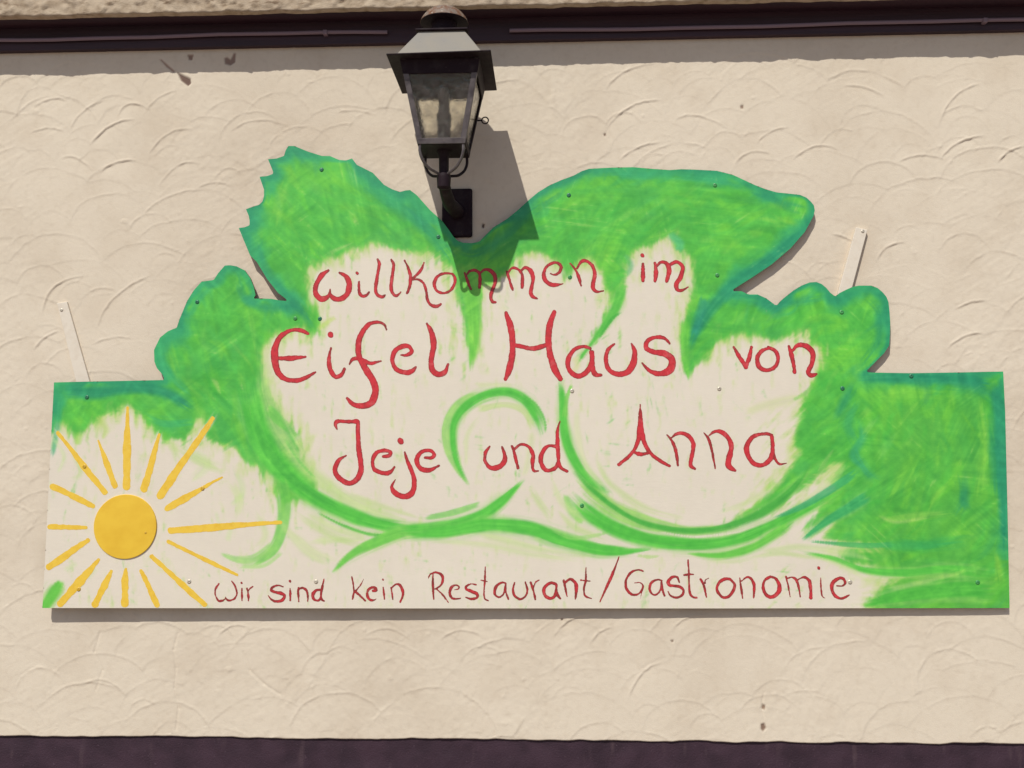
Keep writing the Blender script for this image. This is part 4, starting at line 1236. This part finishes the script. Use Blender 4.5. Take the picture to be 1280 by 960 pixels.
    (K1, [[(1130, 300, 16), (1085, 302, 18), (1050, 340, 24), (1052, 385, 24), (1090, 406, 20), (1122, 385, 16), (1133, 320, 14)], [(1160, 190, 10), (1145, 260, 16), (1130, 340, 20), (1137, 390, 18), (1162, 410, 14)]], []),
    (K2, [[(78, 170, 8), (92, 240, 12), (98, 320, 14), (85, 390, 10)], [(195, 190, 6), (165, 250, 10), (110, 315, 12)], [(110, 315, 14), (160, 355, 18), (212, 408, 16)]], []),
    (K2, [[(290, 310, 20), (320, 300, 24), (312, 277, 18), (270, 277, 20), (237, 310, 24), (234, 360, 24), (260, 398, 22), (300, 400, 14), (322, 388, 6)]], []),
    (K2, [[(392, 275, 6), (398, 330, 16), (405, 390, 12)]], [(390, 195, 10)]),
    (K2, [[(470, 275, 12), (480, 330, 16), (488, 395, 10)], [(478, 275, 10), (520, 242, 18), (563, 257, 22), (588, 320, 22), (583, 370, 18), (562, 418, 14)]], []),
    (K2, [[(843, 182, 8), (865, 142, 12), (920, 124, 18), (973, 147, 22), (988, 200, 22), (965, 255, 20), (915, 290, 14)], [(890, 150, 12), (888, 240, 20), (893, 320, 18), (897, 390, 10)], [(925, 290, 14), (985, 345, 16), (1045, 425, 10)]], []),
    (K2, [[(1105, 297, 8), (1140, 290, 12), (1148, 265, 14), (1115, 250, 16), (1072, 275, 20), (1057, 330, 20), (1075, 375, 18), (1115, 390, 16), (1165, 380, 8)]], []),
    (K3, [[(95, 262, 8), (60, 255, 12), (24, 270, 16), (17, 295, 18), (60, 315, 20), (103, 335, 22), (103, 363, 20), (60, 376, 18), (15, 362, 8)]], []),
    (K3, [[(170, 120, 10), (168, 220, 12), (160, 310, 12), (165, 370, 12), (195, 390, 5)], [(133, 225, 8), (185, 235, 8)]], []),
    (K3, [[(335, 250, 12), (300, 245, 12), (257, 275, 16), (245, 330, 16), (275, 360, 16), (313, 340, 14), (330, 280, 14)], [(335, 250, 12), (332, 310, 14), (355, 378, 10)]], []),
    (K3, [[(405, 245, 8), (392, 300, 12), (406, 350, 14), (450, 376, 16), (493, 350, 14), (506, 300, 14), (490, 240, 10)]], []),
    (K3, [[(535, 245, 14), (555, 310, 16), (570, 378, 14)], [(555, 290, 8), (570, 245, 10), (600, 225, 8)]], []),
    (K3, [[(730, 255, 16), (690, 247, 18), (642, 290, 22), (647, 345, 22), (690, 370, 20), (728, 345, 18), (740, 270, 16)], [(738, 260, 12), (742, 330, 18), (770, 372, 10)]], []),
    (K3, [[(798, 230, 14), (812, 290, 14), (825, 355, 8)], [(810, 245, 10), (850, 217, 18), (893, 250, 22), (898, 310, 22), (890, 375, 12)]], []),
    (K3, [[(975, 125, 8), (975, 220, 14), (960, 290, 12), (970, 350, 12), (1020, 372, 6)], [(935, 225, 8), (1008, 232, 8)]], []),
    (K3, [[(1242, 35, 5), (1190, 170, 18), (1140, 280, 18), (1087, 400, 5)]], []),
    (K4, [[(270, 190, 14), (220, 177, 16), (150, 205, 18), (100, 280, 20), (102, 360, 20), (150, 418, 20), (210, 425, 18), (253, 390, 20), (270, 340, 20), (240, 307, 12), (185, 310, 8)], [(262, 370, 12), (245, 460, 6)]], []),
    (K4, [[(460, 285, 14), (410, 277, 16), (352, 310, 20), (337, 375, 20), (375, 428, 18), (428, 405, 16), (453, 340, 14)], [(455, 290, 14), (460, 360, 20), (485, 435, 14)]], []),
    (K4, [[(632, 300, 16), (610, 252, 18), (560, 252, 22), (522, 295, 26), (542, 333, 26), (610, 340, 24), (668, 370, 26), (668, 423, 24), (610, 456, 18), (547, 438, 14), (522, 395, 8)]], []),
    (K4, [[(720, 80, 10), (728, 200, 16), (730, 320, 18), (740, 410, 18), (770, 450, 18), (808, 455, 14)], [(680, 230, 12), (730, 222, 18), (775, 225, 10)]], []),
    (K4, [[(845, 270, 16), (880, 340, 22), (905, 450, 12)], [(890, 310, 14), (895, 280, 10), (925, 262, 10)]], []),
    (K4, [[(1140, 272, 22), (1080, 272, 26), (1022, 320, 28), (1012, 385, 28), (1060, 448, 24), (1120, 448, 22), (1173, 385, 24), (1183, 320, 22), (1138, 270, 20)]], []),
    (K5, [[(110, 245, 10), (120, 320, 18), (138, 435, 10)], [(125, 275, 10), (180, 237, 16), (223, 260, 22), (248, 330, 22), (240, 430, 14)]], []),
    (K5, [[(400, 232, 20), (347, 265, 24), (330, 330, 24), (360, 403, 24), (420, 423, 26), (478, 370, 34), (482, 310, 32), (450, 252, 26), (400, 232, 20)]], []),
    (K5, [[(545, 232, 14), (565, 310, 12), (585, 420, 8)], [(560, 250, 12), (600, 237, 16), (640, 260, 20), (665, 330, 18), (680, 420, 10)], [(660, 260, 12), (715, 237, 18), (763, 270, 24), (778, 340, 28), (780, 430, 26)]], []),
    (K5, [[(873, 245, 8), (875, 330, 14), (885, 410, 14), (915, 435, 5)]], [(855, 150, 15)]),
    (K5, [[(1025, 318, 10), (1075, 318, 14), (1103, 290, 20), (1085, 252, 20), (1040, 247, 22), (987, 290, 28), (977, 350, 28), (1010, 413, 26), (1070, 436, 22), (1140, 405, 8)]], []),
]
for k, (tr, st, dots) in enumerate(LET):
    S2 = [tr(s) for s in st]
    sc = tr([(1, 0, 1)])[0][2]
    D2 = [(tr([(d[0], d[1], 0)])[0][0], tr([(d[0], d[1], 0)])[0][1], d[2] * sc) for d in dots]
    brush_shape('letter', S2, D2, 0.0004, M_letter, board, seed=k * 7 + 1)

for k, (a, b) in enumerate(RAYS):
    m1 = (a[0] * 0.62 + b[0] * 0.38 + 0.6 * math.sin(k * 2.1), a[1] * 0.62 + b[1] * 0.38, max(a[2], b[2]) * 1.02)
    m2 = (a[0] * 0.25 + b[0] * 0.75, a[1] * 0.25 + b[1] * 0.75 + 0.5 * math.sin(k * 1.3), (a[2] * 0.3 + b[2] * 0.7) * 1.15)
    brush_shape('sun_ray', [[a, m1, m2, b]], [], 0.0003, M_ray, board, colour=False, seed=k * 5 + 3, fat=1.22)

# the sun: a separate cut disc screwed on
p = on_board(156.8, 658.3)
rad = float(np.linalg.norm(on_board(196.3, 658.3) - p))
mb = MB()
mb.lathe([(rad, 0), (rad, 0.0022), (rad - 0.001, 0.0034), (rad - 0.006, 0.0036), (0.0005, 0.0036)], 72, axis='y')
disc = mb.build('sun_disc', M_disc, sign, smooth=True)
disc.location = Vector((p[0], p[1] + 0.0003, p[2])) + disc.location
disc.matrix_parent_inverse = sign.matrix_world.inverted()

# ------------------------------------------------------------------ screws
SCREW_ME = {}


def screw_mesh(mat):
    if mat.name in SCREW_ME:
        return SCREW_ME[mat.name]
    mb = MB()
    mb.lathe([(0.0068, 0.0), (0.0068, 0.0008), (0.0060, 0.0022), (0.0042, 0.0032), (0.0024, 0.0034), (0.0020, 0.0018), (0.0004, 0.0016)], 14, axis='y')
    o = mb.build('screw', mat, None, smooth=True)
    me = o.data
    bpy.data.objects.remove(o)
    SCREW_ME[mat.name] = me
    return me


def screw(x, y, mat, parent, lift=0.0, depth=None, scale=0.85):
    q = on_board(x, y, lift) if depth is None else at(x, y, depth)
    o = bpy.data.objects.new('screw', screw_mesh(mat))
    COL.objects.link(o)
    o.parent = parent
    o.matrix_parent_inverse = parent.matrix_world.inverted()
    o.location = (q[0], q[1] + 0.0002, q[2])
    o.rotation_euler = (random.uniform(-0.12, 0.12), random.uniform(0, 3), random.uniform(-0.12, 0.12))
    o.scale = (scale, scale * 0.75, scale)
    return o


bpy.context.view_layer.update()
for x, y, m in [(402, 212, M_screwt), (548, 296, M_screwt), (711, 244, M_screwt), (893.5, 231.5, M_screwg), (896.5, 344, M_screwg), (400, 398.5, M_screwt), (712.5, 346.5, M_screwg),
                (246.5, 377.5, M_screwt), (715, 488.5, M_screwm), (899, 486, M_screwm), (1053, 485.5, M_screwt), (1052, 390, M_screwg), (108.5, 496.5, M_screwt), (105.5, 583, M_screwy),
                (253, 610.5, M_screwy), (98.5, 736.5, M_screwy), (236.5, 727, M_screwm), (727.5, 632, M_screwg), (395, 727, M_screwm), (1062.5, 727.5, M_screwm), (1222, 728, M_screwg), (369, 398, M_screwg), (1139, 470, M_screwt)]:
    screw(x, y, m, sign)
screw(182, 666, M_screwy, disc, lift=0.0037, scale=0.45)

# ------------------------------------------------------------------ straps that hang the sign
for (t0, t1, b1, b0_, sx, sy, h) in (((71, 379), (83.5, 377), (114.5, 486), (97, 486), 77, 387.5, 0.007), ((1070, 284), (1084.5, 287), (1062, 372), (1046, 372), 1078.5, 289, 0.012)):
    fr = [at(q[0], q[1], h) for q in (b0_, b1, t1, t0)]
    mb = MB()
    mb.hexa([tuple(q) for q in fr] + [(q[0], 0.004, q[2]) for q in fr])
    strap = mb.build('mounting_strap', M_strap, sign, bevel=0.0012)
    bpy.context.view_layer.update()
    screw(sx, sy, M_screwm, strap, depth=h, scale=0.7)

# ------------------------------------------------------------------ lantern
LX, LY = -0.268, -0.190
lan = empty('wall_lantern', (LX, 0.0, 2.21), 'old dark iron wall lantern with glass panes above the painted sign', 'lantern')
Zb, Zt = 2.386, 2.577                            # bottom and top of the glazed body
Wb, Wt = 0.116, 0.190
WBR = 0.249                                      # brim width
c0 = (LX, LY)
mb = MB()
mb.hexa([(LX - WBR / 2, LY - WBR / 2, 2.580), (LX + WBR / 2, LY - WBR / 2, 2.584), (LX + WBR / 2, LY + WBR / 2, 2.584), (LX - WBR / 2, LY + WBR / 2, 2.580),
         (LX - WBR / 2, LY - WBR / 2, 2.5835), (LX + WBR / 2, LY - WBR / 2, 2.5875), (LX + WBR / 2, LY + WBR / 2, 2.5875), (LX - WBR / 2, LY + WBR / 2, 2.5835)])
mb.build('brim', M_iron, lan, bevel=0.0012)
mb = MB()
mb.frustum(0.212, 0.110, 2.5865, 2.668, LX, LY)
mb.build('roof', M_roofm, lan, bevel=0.002)
mb = MB()
mb.box(LX - 0.064, LX + 0.064, LY - 0.064, LY + 0.064, 2.667, 2.6715)
mb.build('roof_flange', M_iron, lan, bevel=0.0012)
mb = MB()
mb.lathe([(0.032, 2.671), (0.032, 2.710)], 32, c0)
mb.build('vent_collar', M_iron, lan, smooth=True)
mb = MB()
R_ = 0.0605
ZR = 2.7115
prof = [(R_ - 0.003, ZR), (R_, ZR + 0.0004), (R_ * 0.90, ZR + 0.0125), (R_ * 0.76, ZR + 0.023), (R_ * 0.58, ZR + 0.0315), (R_ * 0.36, ZR + 0.0375), (R_ * 0.15, ZR + 0.0405), (0.0006, ZR + 0.041)]
mb.lathe(prof, 36, c0)
mb.build('dome_cap', M_rust, lan, smooth=True)
mb = MB()
mb.lathe([(0.0006, ZR - 0.003), (0.034, ZR - 0.003), (R_ - 0.0005, ZR - 0.0012), (R_ - 0.0005, ZR - 0.0002), (0.0006, ZR - 0.0002)], 36, c0)
mb.build('cap_underside', M_iron, lan, smooth=True)


def wat(z):
    return Wb + (Wt - Wb) * (z - Zb) / (Zt - Zb)


# four corner posts of bent angle iron
for sx in (-1, 1):
    for sy in (-1, 1):
        mb = MB()
        pw = 0.0135
        th = 0.0028

        def cor(z, ox, oy):
            a = wat(z) / 2
            return (LX + sx * (a - ox), LY + sy * (a - oy), z)
        z0, z1 = Zb, Zt + 0.004
        for (ax, ay) in (((0, 0), (pw, th)), ((0, th), (th, pw))):
            (x0, y0), (x1, y1) = ax, ay
            mb.hexa([cor(z0, x0, y0), cor(z0, x1, y0), cor(z0, x1, y1), cor(z0, x0, y1), cor(z1, x0, y0), cor(z1, x1, y0), cor(z1, x1, y1), cor(z1, x0, y1)])
        mb.build('corner_post', M_ironw if sy < 0 else M_iron, lan, bevel=0.0006)
# bottom and top rails, one for each side
for (nx, ny) in ((0, -1), (1, 0), (0, 1), (-1, 0)):
    for (z0, z1, hh) in ((Zb - 0.002, Zb + 0.0115, 0.0022), (Zt - 0.03, Zt + 0.003, 0.0022)):
        mb = MB()
        a0, a1 = wat(z0) / 2 + 0.0006, wat(z1) / 2 + 0.0006
        tx_, ty_ = -ny, nx
        P8 = []
        for (z, a) in ((z0, a0), (z1, a1)):
            for (s, o) in ((-1, 0), (1, 0), (1, -0.003), (-1, -0.003)):
                P8.append((LX + nx * (a + o) + tx_ * s * (a - 0.0005), LY + ny * (a + o) + ty_ * s * (a - 0.0005), z))
        mb.hexa(P8)
        mb.build('rail', M_ironw if (ny < 0 and z0 < 2.5) else M_iron, lan, bevel=0.0006)
    # glass pane of this side
    mb = MB()
    P8 = []
    tx_, ty_ = -ny, nx
    for z in (Zb + 0.006, Zt - 0.004):
        a = wat(z) / 2 - 0.0042
        for (s, o) in ((-1, 0), (1, 0), (1, -0.0018), (-1, -0.0018)):
            P8.append((LX + nx * (a + o) + tx_ * s * (a - 0.004), LY + ny * (a + o) + ty_ * s * (a - 0.004), z))
    mb.hexa(P8)
    mb.build('glass_pane', M_glass, lan)
mb = MB()
mb.box(LX - Wb / 2 + 0.004, LX + Wb / 2 - 0.004, LY - Wb / 2 + 0.004, LY + Wb / 2 - 0.004, Zb - 0.003, Zb + 0.0005)
mb.build('floor_plate', M_iron, lan)
mb = MB()
mb.lathe([(0.0165, Zb), (0.0165, 2.447), (0.0150, 2.449)], 24, c0)
mb.build('lamp_socket', M_socket, lan, smooth=True)
mb = MB()
mb.lathe([(0.0178, 2.447), (0.0182, 2.476), (0.0165, 2.479)], 24, c0)
mb.build('socket_ring', M_ceramic, lan, smooth=True)
mb = MB()
mb.lathe([(0.0138, 2.477), (0.0138, 2.525), (0.011, 2.540), (0.006, 2.546), (0.001, 2.547)], 24, c0)
mb.build('bulb', M_ceramic, lan, smooth=True)
# stem, knuckle, four curved arms
KN = 2.318
mb = MB()
mb.lathe([(0.012, KN + 0.01), (0.0125, Zb - 0.02), (0.019, Zb - 0.006), (0.019, Zb - 0.002)], 20, c0)
mb.build('stem', M_iron, lan, smooth=True)
for sx in (-1, 1):
    for sy in (-1, 1):
        a = Wb / 2 - 0.006
        pts = [(LX + sx * a, LY + sy * a, Zb - 0.001), (LX + sx * a * 1.02, LY + sy * a * 1.02, Zb - 0.016), (LX + sx * a * 0.92, LY + sy * a * 0.92, Zb - 0.036),
               (LX + sx * a * 0.66, LY + sy * a * 0.66, Zb - 0.053), (LX + sx * a * 0.36, LY + sy * a * 0.36, KN + 0.008), (LX + sx * a * 0.1, LY + sy * a * 0.1, KN + 0.004)]
        c = catmull(np.array(pts), 0.004)
        mb = MB()
        mb.tube([tuple(q) for q in c], 0.0036, 8)
        mb.build('support_arm', M_ironw if sy < 0 else M_iron, lan, smooth=True)
mb = MB()
mb.lathe([(0.010, KN - 0.032), (0.0165, KN - 0.026), (0.0175, KN - 0.004), (0.0175, KN + 0.004), (0.013, KN + 0.011)], 20, c0)
mb.build('knuckle', M_iron, lan, smooth=True)
# bracket arm back to the wall plate
arm = catmull(np.array([(LX, LY, KN - 0.012), (LX + 0.002, LY + 0.03, KN - 0.030), (LX + 0.006, LY + 0.08, KN - 0.045), (LX + 0.012, LY + 0.13, KN - 0.044), (-0.2525, -0.010, KN - 0.042)]), 0.01)
mb = MB()
mb.tube([tuple(q) for q in arm], [0.0145 + 0.006 * (i / len(arm)) for i in range(len(arm))], 14)
mb.build('bracket_arm', M_iron, lan, smooth=True)
mb = MB()
mb.box(-0.293, -0.2125, -0.012, 0.004, 2.210, 2.341)
mb.build('wall_plate', M_iron, lan, bevel=0.006, seg=3)
# small ring on the door catch
rc = Vector((LX + 0.097, LY + 0.075, 2.487))
mb = MB()
mb.tube([(rc.x + 0.0085 * math.cos(a), rc.y, rc.z + 0.0085 * math.sin(a)) for a in np.linspace(0, 2 * math.pi, 20, endpoint=False)], 0.0017, 8, closed=True)
mb.build('catch_ring', M_iron, lan, smooth=True)
mb = MB()
mb.tube([(rc.x - 0.022, rc.y, rc.z), (rc.x - 0.008, rc.y, rc.z)], 0.002, 8)
mb.build('catch_pin', M_iron, lan, smooth=True)
